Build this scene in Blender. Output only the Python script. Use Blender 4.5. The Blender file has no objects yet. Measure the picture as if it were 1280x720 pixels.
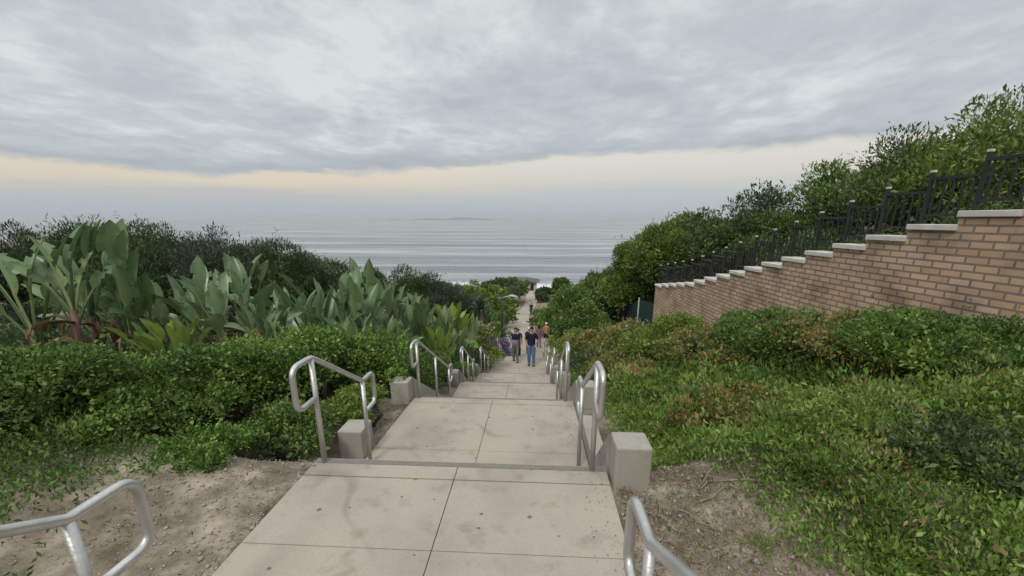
import bpy, bmesh, math
import numpy as np
from mathutils import Vector, Matrix

sc = bpy.context.scene
col = sc.collection
R = math.radians
rng = np.random.default_rng(7)

# ------------------------------------------------------------------ camera
F, CX, CY = 520.0, 640.0, 420.0            # measured on the 1280x720 photograph
pit = math.atan(145 / 520)
yaw = math.atan(30 / 520 * math.cos(pit))
fw = np.array([-math.sin(yaw) * math.cos(pit), math.cos(yaw) * math.cos(pit), -math.sin(pit)])
rt = np.array([math.cos(yaw), math.sin(yaw), 0.0])
up = np.cross(rt, fw)


def at(px, py, Y):
    d = fw + rt * (px - CX) / F - up * (py - CY) / F
    return d * Y / d[1]


cam = bpy.data.cameras.new('camera')
cam.sensor_width = 36
cam.lens = 36 * F / 1280
cam.shift_y = (CY - 360) / 1280
cam.clip_start = 0.05
cam.clip_end = 200000
co = bpy.data.objects.new('camera', cam)
co.rotation_euler = (math.pi / 2 - pit, 0, yaw)
col.objects.link(co)
sc.camera = co


# ------------------------------------------------------------------ helpers
def link(o, parent=None):
    col.objects.link(o)
    if parent is not None:
        o.parent = parent
    return o


def tag(o, label=None, cat=None, group=None, kind=None):
    if label: o['label'] = label
    if cat: o['category'] = cat
    if group: o['group'] = group
    if kind: o['kind'] = kind
    return o


def empty(name, loc, label, cat, group=None, rz=0, s=1.0):
    o = bpy.data.objects.new(name, None)
    o.empty_display_size = .2
    o.location = [float(v) for v in loc]
    o.rotation_euler = (0, 0, rz)
    o.scale = (s, s, s)
    link(o)
    return tag(o, label, cat, group)


def mesh_np(name, V, Fq, mat, parent=None, tint=None, smooth=False):
    """V (n,3), Fq (m,4) quads, or a list of faces of any size"""
    me = bpy.data.meshes.new(name)
    V = np.asarray(V, dtype=np.float32)
    if isinstance(Fq, np.ndarray):
        m, k = Fq.shape
        me.vertices.add(len(V))
        me.vertices.foreach_set('co', V.ravel())
        me.loops.add(m * k)
        me.loops.foreach_set('vertex_index', Fq.astype(np.int32).ravel())
        me.polygons.add(m)
        me.polygons.foreach_set('loop_start', np.arange(0, m * k, k, dtype=np.int32))
        me.update(calc_edges=True)
    else:
        me.from_pydata([tuple(map(float, v)) for v in V], [], [tuple(f) for f in Fq])
        me.update()
    if tint is not None:
        a = me.attributes.new('tint', 'FLOAT', 'FACE')
        a.data.foreach_set('value', np.asarray(tint, dtype=np.float32))
    if smooth:
        me.polygons.foreach_set('use_smooth', np.ones(len(me.polygons), dtype=bool))
    me.materials.append(mat)
    o = bpy.data.objects.new(name, me)
    return link(o, parent)


class MB:
    """collects shapes into one mesh"""
    def __init__(s):
        s.v, s.f, s.sm = [], [], []

    def add(s, V, Fs, smooth=False):
        b = len(s.v)
        s.v += [tuple(map(float, p)) for p in V]
        s.f += [tuple(b + i for i in f) for f in Fs]
        s.sm += [smooth] * len(Fs)

    def box(s, x0, x1, y0, y1, z0, z1):
        s.add([(x0, y0, z0), (x1, y0, z0), (x1, y1, z0), (x0, y1, z0), (x0, y0, z1), (x1, y0, z1), (x1, y1, z1), (x0, y1, z1)],
              [(0, 3, 2, 1), (4, 5, 6, 7), (0, 1, 5, 4), (1, 2, 6, 5), (2, 3, 7, 6), (3, 0, 4, 7)])

    def hexa(s, P):
        s.add(P, [(0, 3, 2, 1), (4, 5, 6, 7), (0, 1, 5, 4), (1, 2, 6, 5), (2, 3, 7, 6), (3, 0, 4, 7)])

    def tube(s, pts, rad, n=10, cap=True):
        P = [Vector([float(c) for c in p]) for p in pts]
        rad = rad if hasattr(rad, '__len__') else [rad] * len(P)
        t = (P[1] - P[0]).normalized()
        u = t.orthogonal().normalized()
        V, Fs = [], []
        for i, p in enumerate(P):
            if i == 0: d = P[1] - P[0]
            elif i == len(P) - 1: d = P[-1] - P[-2]
            else: d = (P[i + 1] - p).normalized() + (p - P[i - 1]).normalized()
            d.normalize()
            u = (u - d * u.dot(d)).normalized()
            w = d.cross(u)
            for k in range(n):
                a = 2 * math.pi * k / n
                V.append(p + (u * math.cos(a) + w * math.sin(a)) * rad[i])
        for i in range(len(P) - 1):
            for k in range(n):
                a, b = i * n + k, i * n + (k + 1) % n
                Fs.append((a, b, b + n, a + n))
        if cap:
            Fs.append(tuple(range(n))[::-1])
            Fs.append(tuple(range((len(P) - 1) * n, len(P) * n)))
        s.add(V, Fs, True)

    def build(s, name, mat, parent=None, bevel=0, tint=None):
        o = mesh_np(name, s.v, s.f, mat, parent)
        o.data.polygons.foreach_set('use_smooth', np.array(s.sm, dtype=bool))
        if bevel:
            b = o.modifiers.new('bevel', 'BEVEL')
            b.width = bevel; b.segments = 2; b.limit_method = 'ANGLE'; b.angle_limit = R(40)
        return o


def copy_tree(o, parent=None):
    c = o.copy()
    col.objects.link(c)
    c.parent = parent
    for ch in list(o.children):
        copy_tree(ch, c)
    return c


# ------------------------------------------------------------------ materials
def newmat(name):
    m = bpy.data.materials.new(name)
    m.use_nodes = True
    nt = m.node_tree
    b = nt.nodes['Principled BSDF']
    return m, nt, b


def N(nt, t, **kw):
    n = nt.nodes.new(t)
    for k, v in kw.items():
        if k.startswith('i_'):
            n.inputs[k[2:].replace('_', ' ')].default_value = v
        else:
            setattr(n, k, v)
    return n


def ramp(nt, stops, interp='LINEAR'):
    r = nt.nodes.new('ShaderNodeValToRGB')
    r.color_ramp.interpolation = interp
    e = r.color_ramp.elements
    while len(e) < len(stops): e.new(0.5)
    for k, (p, c) in enumerate(stops):
        e[k].position = p
        e[k].color = (*c, 1) if len(c) == 3 else c
    return r


def mixc(nt, fac, a, b, mode='MIX'):
    m = nt.nodes.new('ShaderNodeMix')
    m.data_type = 'RGBA'; m.blend_type = mode
    for sock, v in ((m.inputs[0], fac), (m.inputs[6], a), (m.inputs[7], b)):
        if hasattr(v, 'is_linked') or hasattr(v, 'links'): nt.links.new(v, sock)
        elif isinstance(v, (int, float)): sock.default_value = v
        else: sock.default_value = (*v, 1)
    return m.outputs[2]


def leaf_mat(name, stops, rough=.5, spec=.35, trans=.25):
    m, nt, b = newmat(name)
    L = nt.links.new
    a = N(nt, 'ShaderNodeAttribute', attribute_name='tint')
    r = ramp(nt, stops)
    L(a.outputs['Fac'], r.inputs[0])
    b.inputs['Roughness'].default_value = rough
    b.inputs['Specular IOR Level'].default_value = spec
    L(r.outputs[0], b.inputs['Base Color'])
    t = N(nt, 'ShaderNodeBsdfTranslucent')
    L(r.outputs[0], t.inputs['Color'])
    mx = N(nt, 'ShaderNodeMixShader')
    mx.inputs[0].default_value = trans
    L(b.outputs[0], mx.inputs[1]); L(t.outputs[0], mx.inputs[2])
    L(mx.outputs[0], nt.nodes['Material Output'].inputs['Surface'])
    return m


def noise_mat(name, c1, c2, scale=5, rough=.8, bump=.1, bscale=40, spec=.3, coord='Object', metallic=0, stops=None, dist=.02):
    m, nt, b = newmat(name)
    L = nt.links.new
    tc = N(nt, 'ShaderNodeTexCoord')
    n = N(nt, 'ShaderNodeTexNoise', i_Scale=scale, i_Detail=6.0, i_Roughness=.6)
    L(tc.outputs[coord], n.inputs['Vector'])
    r = ramp(nt, stops or [(.3, c1), (.7, c2)])
    L(n.outputs[0], r.inputs[0]); L(r.outputs[0], b.inputs['Base Color'])
    n2 = N(nt, 'ShaderNodeTexNoise', i_Scale=bscale, i_Detail=4.0)
    L(tc.outputs[coord], n2.inputs['Vector'])
    bp = N(nt, 'ShaderNodeBump', i_Strength=bump, i_Distance=dist)
    L(n2.outputs[0], bp.inputs['Height']); L(bp.outputs[0], b.inputs['Normal'])
    b.inputs['Roughness'].default_value = rough
    b.inputs['Specular IOR Level'].default_value = spec
    b.inputs['Metallic'].default_value = metallic
    return m


def concrete_mat(name, base, spots=True):
    m, nt, b = newmat(name)
    L = nt.links.new
    g = N(nt, 'ShaderNodeNewGeometry')
    pos = g.outputs['Position']
    n1 = N(nt, 'ShaderNodeTexNoise', i_Scale=1.1, i_Detail=5.0, i_Roughness=.6); L(pos, n1.inputs['Vector'])
    d = [c * .78 for c in base]; w = [min(1, base[0] * 1.13), min(1, base[1] * 1.10), base[2] * 1.03]
    r1 = ramp(nt, [(.28, d), (.5, base), (.75, w)]); L(n1.outputs[0], r1.inputs[0])
    n2 = N(nt, 'ShaderNodeTexNoise', i_Scale=85.0, i_Detail=3.0, i_Roughness=.7); L(pos, n2.inputs['Vector'])
    r2 = ramp(nt, [(.3, (.88, .88, .88)), (.7, (1.07, 1.07, 1.07))]); L(n2.outputs[0], r2.inputs[0])
    c = mixc(nt, 1.0, r1.outputs[0], r2.outputs[0], 'MULTIPLY')
    if spots:
        # small dark gum spots and pits
        v = N(nt, 'ShaderNodeTexVoronoi', voronoi_dimensions='2D', i_Scale=3.4, i_Randomness=1.0); L(pos, v.inputs['Vector'])
        sx = N(nt, 'ShaderNodeSeparateColor'); L(v.outputs['Color'], sx.inputs[0])
        ms = N(nt, 'ShaderNodeMath', operation='MULTIPLY_ADD'); L(sx.outputs[0], ms.inputs[0]); ms.inputs[1].default_value = .085; ms.inputs[2].default_value = -.045
        n3 = N(nt, 'ShaderNodeTexNoise', i_Scale=30.0); L(pos, n3.inputs['Vector'])
        ma = N(nt, 'ShaderNodeMath', operation='MULTIPLY_ADD'); L(n3.outputs[0], ma.inputs[0]); ma.inputs[1].default_value = .03; L(ms.outputs[0], ma.inputs[2])
        df = N(nt, 'ShaderNodeMath', operation='SUBTRACT'); L(v.outputs['Distance'], df.inputs[0]); L(ma.outputs[0], df.inputs[1])
        rs = ramp(nt, [(0, (.45, .44, .43)), (.006, (1, 1, 1))]); L(df.outputs[0], rs.inputs[0])
        c = mixc(nt, 1.0, c, rs.outputs[0], 'MULTIPLY')
        # old curved scuff stains, drawn as contour lines of a slow noise
        n4 = N(nt, 'ShaderNodeTexNoise', i_Scale=.95, i_Detail=1.0, i_Roughness=.3); L(pos, n4.inputs['Vector'])
        rr = ramp(nt, [(.455, (1, 1, 1)), (.475, (.78, .77, .76)), (.485, (.78, .77, .76)), (.505, (1, 1, 1))]); L(n4.outputs[0], rr.inputs[0])
        n5 = N(nt, 'ShaderNodeTexNoise', i_Scale=.8, i_Detail=2.0); L(pos, n5.inputs['Vector'])
        r5 = ramp(nt, [(.5, (0, 0, 0)), (.6, (1, 1, 1))]); L(n5.outputs[0], r5.inputs[0])
        cc = mixc(nt, r5.outputs[0], (1, 1, 1), rr.outputs[0])
        c = mixc(nt, 1.0, c, cc, 'MULTIPLY')
        # a few larger dirty blotches
        n6 = N(nt, 'ShaderNodeTexNoise', i_Scale=4.2, i_Detail=4.0, i_Roughness=.65); L(pos, n6.inputs['Vector'])
        r6 = ramp(nt, [(.56, (1, 1, 1)), (.7, (.80, .79, .77))]); L(n6.outputs[0], r6.inputs[0])
        c = mixc(nt, 1.0, c, r6.outputs[0], 'MULTIPLY')
    L(c, b.inputs['Base Color'])
    b.inputs['Roughness'].default_value = .82
    b.inputs['Specular IOR Level'].default_value = .3
    bp = N(nt, 'ShaderNodeBump', i_Strength=.25, i_Distance=.004); L(n2.outputs[0], bp.inputs['Height']); L(bp.outputs[0], b.inputs['Normal'])
    return m


M = {}
M['slab'] = concrete_mat('slab_concrete', (.368, .322, .266))
M['riser'] = concrete_mat('step_concrete', (.36, .315, .26))
M['cheek'] = concrete_mat('cheek_concrete', (.35, .325, .28), True)
M['joint'] = noise_mat('joint_dirt', (.05, .045, .04), (.1, .09, .08), 12)
M['strip'] = noise_mat('nosing_strip', (.16, .14, .12), (.21, .19, .17), 30)
M['steel'] = noise_mat('rail_steel', (.50, .49, .47), (.60, .59, .57), 9, rough=.4, bump=.12, bscale=40, metallic=.75, spec=.5)
M['soil'] = noise_mat('soil', (.10, .085, .06), (.24, .20, .15), 3, rough=.95, bump=.8, bscale=18, dist=.05,
                      coord='Object', stops=[(.3, (.10, .085, .055)), (.48, (.20, .165, .12)), (.66, (.38, .31, .24))])
M['bark'] = noise_mat('bark', (.06, .045, .035), (.14, .11, .085), 8, rough=.9, bump=.5, bscale=20)
M['stem_red'] = noise_mat('stem_red', (.10, .055, .045), (.22, .13, .10), 6, rough=.7)
M['twig'] = noise_mat('twig', (.18, .13, .09), (.36, .29, .21), 8, rough=.9)
M['black_metal'] = noise_mat('black_metal', (.02, .02, .022), (.035, .035, .035), 5, rough=.5)
M['lamp_grey'] = noise_mat('lamp_grey', (.32, .34, .33), (.4, .42, .4), 5, rough=.45)
M['cap_white'] = noise_mat('cap_stone', (.52, .48, .43), (.66, .62, .57), 6, rough=.8)
M['screen'] = noise_mat('fence_screen', (.012, .035, .028), (.02, .05, .04), 4, rough=.8)
M['sand'] = noise_mat('sand', (.34, .30, .24), (.42, .37, .30), 2, rough=.95)
M['roof'] = noise_mat('roof_grey', (.085, .095, .09), (.12, .13, .125), .6, rough=.8)
M['plaster'] = noise_mat('plaster', (.45, .42, .37), (.52, .49, .43), .7, rough=.9)
M['glass'] = noise_mat('glass', (.03, .035, .04), (.05, .055, .06), 1, rough=.1)

M['lf_hedge'] = leaf_mat('leaf_hedge', [(0, (.05, .10, .022)), (.5, (.125, .225, .042)), (.9, (.28, .41, .09)), (1, (.40, .46, .13))])
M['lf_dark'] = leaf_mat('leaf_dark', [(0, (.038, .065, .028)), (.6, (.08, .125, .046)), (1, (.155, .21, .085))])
M['lf_grey'] = leaf_mat('leaf_grey', [(0, (.04, .055, .034)), (.6, (.085, .105, .062)), (1, (.16, .175, .11))])
M['lf_mid'] = leaf_mat('leaf_mid', [(0, (.045, .09, .022)), (.5, (.11, .19, .042)), (1, (.23, .33, .08))])
M['lf_olive'] = leaf_mat('leaf_olive', [(0, (.07, .105, .024)), (.5, (.145, .21, .042)), (1, (.27, .34, .085))])
M['lf_lime'] = leaf_mat('leaf_lime', [(0, (.09, .13, .03)), (.5, (.20, .27, .055)), (1, (.34, .42, .11))])
M['lf_red'] = leaf_mat('leaf_red', [(0, (.06, .085, .025)), (.42, (.16, .21, .05)), (.62, (.30, .31, .08)), (.8, (.32, .19, .08)), (1, (.42, .18, .11))])
M['lf_ice'] = leaf_mat('leaf_ice', [(0, (.08, .13, .03)), (.55, (.19, .30, .06)), (.9, (.31, .43, .11)), (1, (.34, .25, .13))])
M['lf_purple'] = leaf_mat('leaf_purple', [(0, (.06, .07, .05)), (.35, (.16, .12, .22)), (1, (.36, .27, .5))])
M['petal'] = leaf_mat('petal', [(0, (.42, .30, .27)), (.5, (.62, .52, .46)), (1, (.8, .76, .7))])
M['lf_strel'] = leaf_mat('leaf_strelitzia', [(0, (.08, .14, .06)), (.5, (.16, .245, .11)), (.8, (.27, .37, .18)), (1, (.38, .33, .18))], rough=.3, spec=.5, trans=.2)
M['lf_strel_y'] = leaf_mat('leaf_strelitzia_young', [(0, (.10, .17, .035)), (.6, (.20, .30, .055)), (1, (.32, .40, .09))], rough=.4, spec=.5, trans=.25)
M['lf_dead'] = leaf_mat('leaf_dead', [(0, (.07, .05, .03)), (.6, (.17, .11, .06)), (1, (.30, .20, .11))], rough=.8)
M['lf_agave'] = leaf_mat('leaf_agave', [(0, (.05, .08, .055)), (1, (.13, .18, .12))])
M['litter'] = leaf_mat('leaf_litter', [(0, (.06, .045, .03)), (.5, (.17, .12, .08)), (1, (.34, .27, .19))], rough=.9, trans=.05)


# brick
def brick_mat():
    m, nt, b = newmat('brick')
    L = nt.links.new
    tc = N(nt, 'ShaderNodeTexCoord')
    sp = N(nt, 'ShaderNodeSeparateXYZ'); L(tc.outputs['Object'], sp.inputs[0])
    ad = N(nt, 'ShaderNodeMath', operation='ADD'); L(sp.outputs[0], ad.inputs[0]); L(sp.outputs[1], ad.inputs[1])
    cb = N(nt, 'ShaderNodeCombineXYZ'); L(ad.outputs[0], cb.inputs[0]); L(sp.outputs[2], cb.inputs[1])
    br = N(nt, 'ShaderNodeTexBrick', i_Scale=1.0)
    br.inputs['Brick Width'].default_value = .25
    br.inputs['Row Height'].default_value = .088
    br.inputs['Mortar Size'].default_value = .014
    br.inputs['Color1'].default_value = (.44, .285, .18, 1)
    br.inputs['Color2'].default_value = (.57, .40, .27, 1)
    br.inputs['Mortar'].default_value = (.22, .17, .14, 1)
    L(cb.outputs[0], br.inputs['Vector'])
    n = N(nt, 'ShaderNodeTexNoise', i_Scale=2.0, i_Detail=5.0); L(tc.outputs['Object'], n.inputs['Vector'])
    r = ramp(nt, [(.3, (.6, .6, .62)), (.5, (1, 1, 1)), (.7, (1.15, 1.12, 1.08))]); L(n.outputs[0], r.inputs[0])
    c = mixc(nt, 1.0, br.outputs['Color'], r.outputs[0], 'MULTIPLY')
    L(c, b.inputs['Base Color'])
    b.inputs['Roughness'].default_value = .9
    bp = N(nt, 'ShaderNodeBump', i_Strength=.6, i_Distance=.01, invert=True)
    L(br.outputs['Fac'], bp.inputs['Height']); L(bp.outputs[0], b.inputs['Normal'])
    return m


M['brick'] = brick_mat()

# ------------------------------------------------------------------ profile of the walk
XL, XR = -1.82, 0.60
SEA = -19.0
TR = .30
# (upper nosing Y, z at nosing, risers)
FL = [(-.90, -.75, 8), (3.04, -1.95, 3), (5.85, -2.62, 8), (9.60, -3.87, 6), (12.95, -4.90, 7), (19.0, -6.32, 7)]
TRS = [.30, .28, .30, .30, .30, .30]
RIS = [.15, .18, .15, .15, .15, .15]
NEAR_END = [(f[0] + (f[2] - 1) * TRS[k], f[1] - f[2] * RIS[k]) for k, f in enumerate(FL)]
prof = [(-200, 60), (-30, 4.0), (-4, -.72)]
for k, f in enumerate(FL):
    prof += [(f[0], f[1]), NEAR_END[k]]
prof += [(30, -9.05), (36, -10.0), (42, -10.85), (56, -12.6), (80, -16.0), (104, -17.5), (112, -18.3), (130, -19.7), (400, -24)]
PY = np.array([p[0] for p in prof]); PZ = np.array([p[1] for p in prof])


def P(Y): return np.interp(Y, PY, PZ)


def n2(x, y, s, seed=0):
    """cheap smooth noise"""
    return (np.sin(x * s + 1.3 + seed) * np.cos(y * s * 1.13 + 2.1 * seed) + .5 * np.sin(x * s * 2.3 + y * s * 1.7 + seed * 3.7) + .25 * np.sin(x * s * 4.9 - y * s * 4.1 + seed)) / 1.75


# far part of the path: centre line and half width
fc_Y = np.array([-50, 23.0, 30, 36, 42, 49, 56, 64, 72, 80, 92, 104, 112])


def edge(px, py, z):
    d = fw + rt * (px - CX) / F - up * (py - CY) / F
    return (d * z / d[2])


FARL = [(XL, NEAR_END[-1][0])]; FARR = [(XR, NEAR_END[-1][0])]
for (pxl, pxr, Y) in [(625, 689, 30), (630, 672, 36), (632, 662, 42), (637, 661.5, 50), (640, 661.5, 56), (648, 664, 64), (653, 668, 72), (656, 671, 84), (658, 673, 96), (660, 673, 108)]:
    z = float(P(Y)); a_ = at(640, 400, Y)
    # solve x for this pixel column at depth Y and height z
    def xat(px):
        # (P.r)/(P.f) = (px-CX)/F  with P=(x,Y,z)
        k = (px - CX) / F
        return (k * (Y * fw[1] + z * fw[2]) - Y * rt[1]) / (rt[0] - k * fw[0])
    FARL.append((xat(pxl), Y)); FARR.append((xat(pxr), Y))
flY = np.array([-99] + [p[1] for p in FARL]); flX = np.array([XL] + [p[0] for p in FARL])
frY = flY; frX = np.array([XR] + [p[0] for p in FARR])


def ground(X, Y):
    X = np.asarray(X, float); Y = np.asarray(Y, float)
    p = P(Y)
    xl = np.interp(Y, flY, flX); xr = np.interp(Y, frY, frX)
    dr = np.maximum(0, X - xr - .35); dl = np.maximum(0, xl - X - .6)
    fade = np.clip((100 - Y) / 40, 0, 1) * np.clip((Y + 40) / 20, 0.2, 1)
    nearfade = np.clip((Y - .5) / 3, .35, 1)
    rr = np.where(dr < 4, dr * .33, 1.32 + (dr - 4) * .16)
    rr = np.minimum(rr, 5)
    ll = np.minimum(np.where(dl < 3, dl * .13, .39 + (dl - 3) * .07), 3)
    bump = .07 * n2(X, Y, 1.7, 1) * np.clip(np.maximum(dr, dl), 0, 1) + .3 * n2(X, Y, .23, 2) * np.clip(np.maximum(dr, dl) / 8, 0, 1)
    z = p + (rr * nearfade + ll) * fade + bump * np.clip((110 - Y) / 20, 0, 1)
    inside = (X > xl + .03) & (X < xr - .03)
    z = np.where(inside, p - .42, z - .03)
    return z


def build_terrain():
    xs = np.concatenate([-np.geomspace(400, 12, 22), np.arange(-11.5, -2.2, .35), [-2.0, XL - .0, XL + .06], [-1.2, -.5, .1], [XR - .06, XR + .0], [.75], np.arange(.95, 10, .3), np.geomspace(10.4, 400, 24)])
    ys = np.concatenate([-np.geomspace(150, 6, 12), np.arange(-5, 26, .3), np.arange(26.5, 60, 1.2), np.arange(61, 135, 3), [150, 200, 400]])
    X, Y = np.meshgrid(xs, ys)
    # far down the hill the strip columns follow the path
    xl = np.interp(Y, flY, flX) - XL; xr = np.interp(Y, frY, frX) - XR
    w = np.clip(1 - np.abs(X + .6) / 30, 0, 1)
    X = X + np.where(X < -.6, xl, xr) * w
    Z = ground(X, Y)
    nx, ny = len(xs), len(ys)
    V = np.stack([X.ravel(), Y.ravel(), Z.ravel()], 1)
    i, j = np.meshgrid(np.arange(nx - 1), np.arange(ny - 1))
    a = (j * nx + i).ravel()
    Fq = np.stack([a, a + 1, a + 1 + nx, a + nx], 1)
    o = mesh_np('ground', V, Fq, M['soil'], smooth=True)
    tag(o, kind='structure')


build_terrain()


# ------------------------------------------------------------------ landings and flights
def slab(mb, x0, x1, y0, y1, z0, z1, t=.14, g=.0025):
    x0 += g; x1 -= g; y0 += g; y1 -= g
    mb.hexa([(x0, y0, z0 - t), (x1, y0, z0 - t), (x1, y1, z1 - t), (x0, y1, z1 - t), (x0, y0, z0), (x1, y0, z0), (x1, y1, z1), (x0, y1, z1)])


XJ = -.61
starts = [(-4.2, -.70)] + NEAR_END[:-1]
crosses = [[-2.6], [2.07], [4.17], [8.3], [11.9], [16.2, 17.6]]
for k, f in enumerate(FL):
    y0, z0 = starts[k]
    y1, z1 = f[0], f[1]
    zz = lambda y: z0 + (z1 - z0) * (y - y0) / (y1 - y0)
    ysp = [y0] + crosses[k] + [y1 - .25, y1]
    mb = MB()
    for a, b in zip(ysp[:-1], ysp[1:]):
        for xa, xb in ((XL, XJ), (XJ, XR)):
            slab(mb, xa, xb, a + (.007 if b == y1 else 0), b, zz(a), zz(b))
    o = mb.build('landing', M['slab'], bevel=.003); tag(o, kind='structure')
    mb = MB()
    mb.hexa([(XL + .01, y0, z0 - .3), (XR - .01, y0, z0 - .3), (XR - .01, y1, z1 - .3), (XL + .01, y1, z1 - .3),
             (XL + .01, y0, z0 - .03), (XR - .01, y0, z0 - .03), (XR - .01, y1 - .01, z1 - .03), (XL + .01, y1 - .01, z1 - .03)])
    o = mb.build('landing_base', M['joint']); tag(o, kind='structure')
    # dark abrasive strip in the upper nosing
    mb = MB()
    mb.box(XL + .012, XR - .012, y1 - .075, y1 - .015, z1 - .01, z1 + .0035)
    o = mb.build('nosing_strip', M['strip']); tag(o, kind='structure')
    mb = MB(); ms = MB()
    for i in range(f[2]):
        TR, RI = TRS[k], RIS[k]
        ya = y1 + i * TR
        zt = z1 - (i + 1) * RI
        if i < f[2] - 1:
            mb.box(XL + .002, XR - .002, ya - .02, ya + TR, zt - .28, zt)
            ms.box(XL + .012, XR - .012, ya + TR - .075, ya + TR - .02, zt - .01, zt + .0035)
    o = mb.build('stair_flight', M['riser'], bevel=.006); tag(o, kind='structure')
    o = ms.build('step_strips', M['strip']); tag(o, kind='structure')

# ramp and lower path
mb = MB()
ny = 60
Ys = np.linspace(NEAR_END[-1][0], 108, ny)
lx = np.interp(Ys, flY, flX); rx = np.interp(Ys, frY, frX)
pz = P(Ys)
V = []; Fs = []
for i in range(ny):
    V += [(lx[i], Ys[i], pz[i] - .25), (lx[i], Ys[i], pz[i] + .02), (rx[i], Ys[i], pz[i] + .02), (rx[i], Ys[i], pz[i] - .25)]
for i in range(ny - 1):
    b = i * 4
    Fs += [(b, b + 4, b + 5, b + 1), (b + 1, b + 5, b + 6, b + 2), (b + 2, b + 6, b + 7, b + 3)]
mb.add(V, Fs)
o = mb.build('path', M['slab']); tag(o, kind='structure')
# branch path turning right to the lower shrubs
brp = [(at(664, 389, 60)), (at(672, 385.5, 63)), (at(681, 384.5, 66)), (at(690, 385, 69))]
mb = MB()
pts = [(float(np.interp(57, frY, frX)) - .3, 57.0), (float(np.interp(60, frY, frX)) + 1.0, 61.5), (float(np.interp(62, frY, frX)) + 3.2, 64), (float(np.interp(62, frY, frX)) + 7, 64.6)]
V = []; Fs = []
for i, (x, y) in enumerate(pts):
    for dy in (-1.0, 1.2):
        g_ = float(ground(x, y + dy)) if i else float(P(y + dy))
        V.append((x - (.4 if i < 2 else 0) * dy, y + dy, max(g_, float(P(y + dy))) + .06))
for i in range(len(pts) - 1):
    Fs.append((2 * i, 2 * i + 2, 2 * i + 3, 2 * i + 1))
mb.add(V, Fs)
o = mb.build('path_branch', M['slab']); tag(o, kind='structure')
sol = o.modifiers.new('thick', 'SOLIDIFY'); sol.thickness = .12


# ------------------------------------------------------------------ cheek blocks
def cheek(side, Y0, z0, run, drop, label, kerb=0.0, block_only=False, yb=.26):
    """block at the top of a flight and the sloping cheek behind it"""
    w0, w1 = (.02, .29)
    xa, xb = (XR + w0, XR + w1) if side > 0 else (XL - w1, XL - w0)
    root = empty('stair_cheek', (xa, Y0 - yb, z0 - .2), label, 'concrete cheek', 'concrete cheek walls flanking the stair flights')
    ox, oy, oz = root.location
    m = MB()
    m.box(xa - ox, xb - ox, 0, yb, -.25, z0 + .325 - oz)
    m.build('block', M['cheek'], root, bevel=.016)
    if not block_only:
        m = MB()
        e = .03
        ya, yb2 = yb, yb + run
        ta = z0 + .30 - oz; tb = z0 - drop + .16 - oz
        if side > 0: xc, xd = xa - .014 - ox, xa + .15 - ox
        else: xc, xd = xb - .15 - ox, xb + .014 - ox
        m.hexa([(xc, ya, -.5), (xd, ya, -.5), (xd, yb2, tb - .7), (xc, yb2, tb - .7), (xc, ya, ta), (xd, ya, ta), (xd, yb2, tb), (xc, yb2, tb)])
        m.build('sloping_cheek', M['cheek'], root, bevel=.012)
        if kerb:
            m = MB()
            m.hexa([(xc, yb2 + .003, tb - .6), (xd, yb2 + .003, tb - .6), (xd, yb2 + kerb, tb - .75), (xc, yb2 + kerb, tb - .75),
                    (xc, yb2 + .003, tb), (xd, yb2 + .003, tb), (xd, yb2 + kerb, tb - .05), (xc, yb2 + kerb, tb - .05)])
            m.build('kerb', M['cheek'], root, bevel=.01)
    return root


ordn = ['nearest', 'second nearest', 'third nearest', 'fourth nearest', 'farthest']
for k, f in enumerate(FL):
    run = (f[2] - 1) * TRS[k]
    RI = RIS[k]
    if k == 0:
        continue
    i = k - 1
    cheek(1, f[0], f[1], run + .15, f[2] * RI, 'pale concrete block and sloping cheek right of the stairs, %s on that side' % ordn[i], kerb=(1.1 if k == 1 else .0))
    if k == 1:
        cheek(-1, 4.23, -2.52, 0, 0, 'low plain concrete block at the foot of the nearest flight, left of the stairs', block_only=True, yb=.30)
    else:
        cheek(-1, f[0], f[1], run + .15, f[2] * RI, 'pale concrete block and sloping cheek left of the stairs, %s pair' % ordn[i])


# ------------------------------------------------------------------ handrails
def arc(c, r, a0, a1, n=6):
    return [(c[0] + r * math.cos(a0 + (a1 - a0) * i / n), c[1] + r * math.sin(a0 + (a1 - a0) * i / n)) for i in range(n + 1)]


def handrail(x, ya, za, yb, zb, nmid, label, rad=.0225, H=.92):
    root = empty('handrail', (x, ya, za), label, 'handrail', 'steel handrails on the stairs')
    dz = zb - za; dy = yb - ya
    ext = .27; drop = .34; r = .075
    pts = [(0, H - drop)]                                     # (y,z) local
    pts += [(-ext + r, H - drop)] if False else []
    lo = arc((-ext + r, H - drop + r), r, -math.pi / 2, -math.pi, 5)
    hi = arc((-ext + r, H - r), r, math.pi, math.pi / 2, 5)
    line = [(0, H - drop)] + lo + hi + [(-.06, H)]
    # gentle bend at the posts
    line += [(0, H - .006)]
    t = .07 / math.hypot(dy, dz)
    line += [(dy * t, H + dz * t - .0)]
    line += [(dy * (1 - t), dz * (1 - t) + H)]
    line += [(dy, dz + H - .0), (dy + .07, dz + H)]
    line += arc((dy + ext - r, dz + H - r), r, math.pi / 2, 0, 5)
    line += arc((dy + ext - r, dz + H - drop + r), r, 0, -math.pi / 2, 5)
    line += [(dy, dz + H - drop)]
    m = MB()
    m.tube([(0, y, z) for y, z in line], rad, 12)
    m.build('rail', M['steel'], root)
    n = nmid + 2
    for i in range(n):
        s = i / (n - 1)
        yy = dy * s
        zt = H + dz * s
        # base stands on the tread or landing below
        Yw = ya + yy
        zb_ = stair_z(Yw) - za
        m = MB(); m.tube([(0, yy, zb_ - .03), (0, yy, zt - .01)], rad * .95, 12)
        p = m.build('post', M['steel'], root)
    return root


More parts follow.
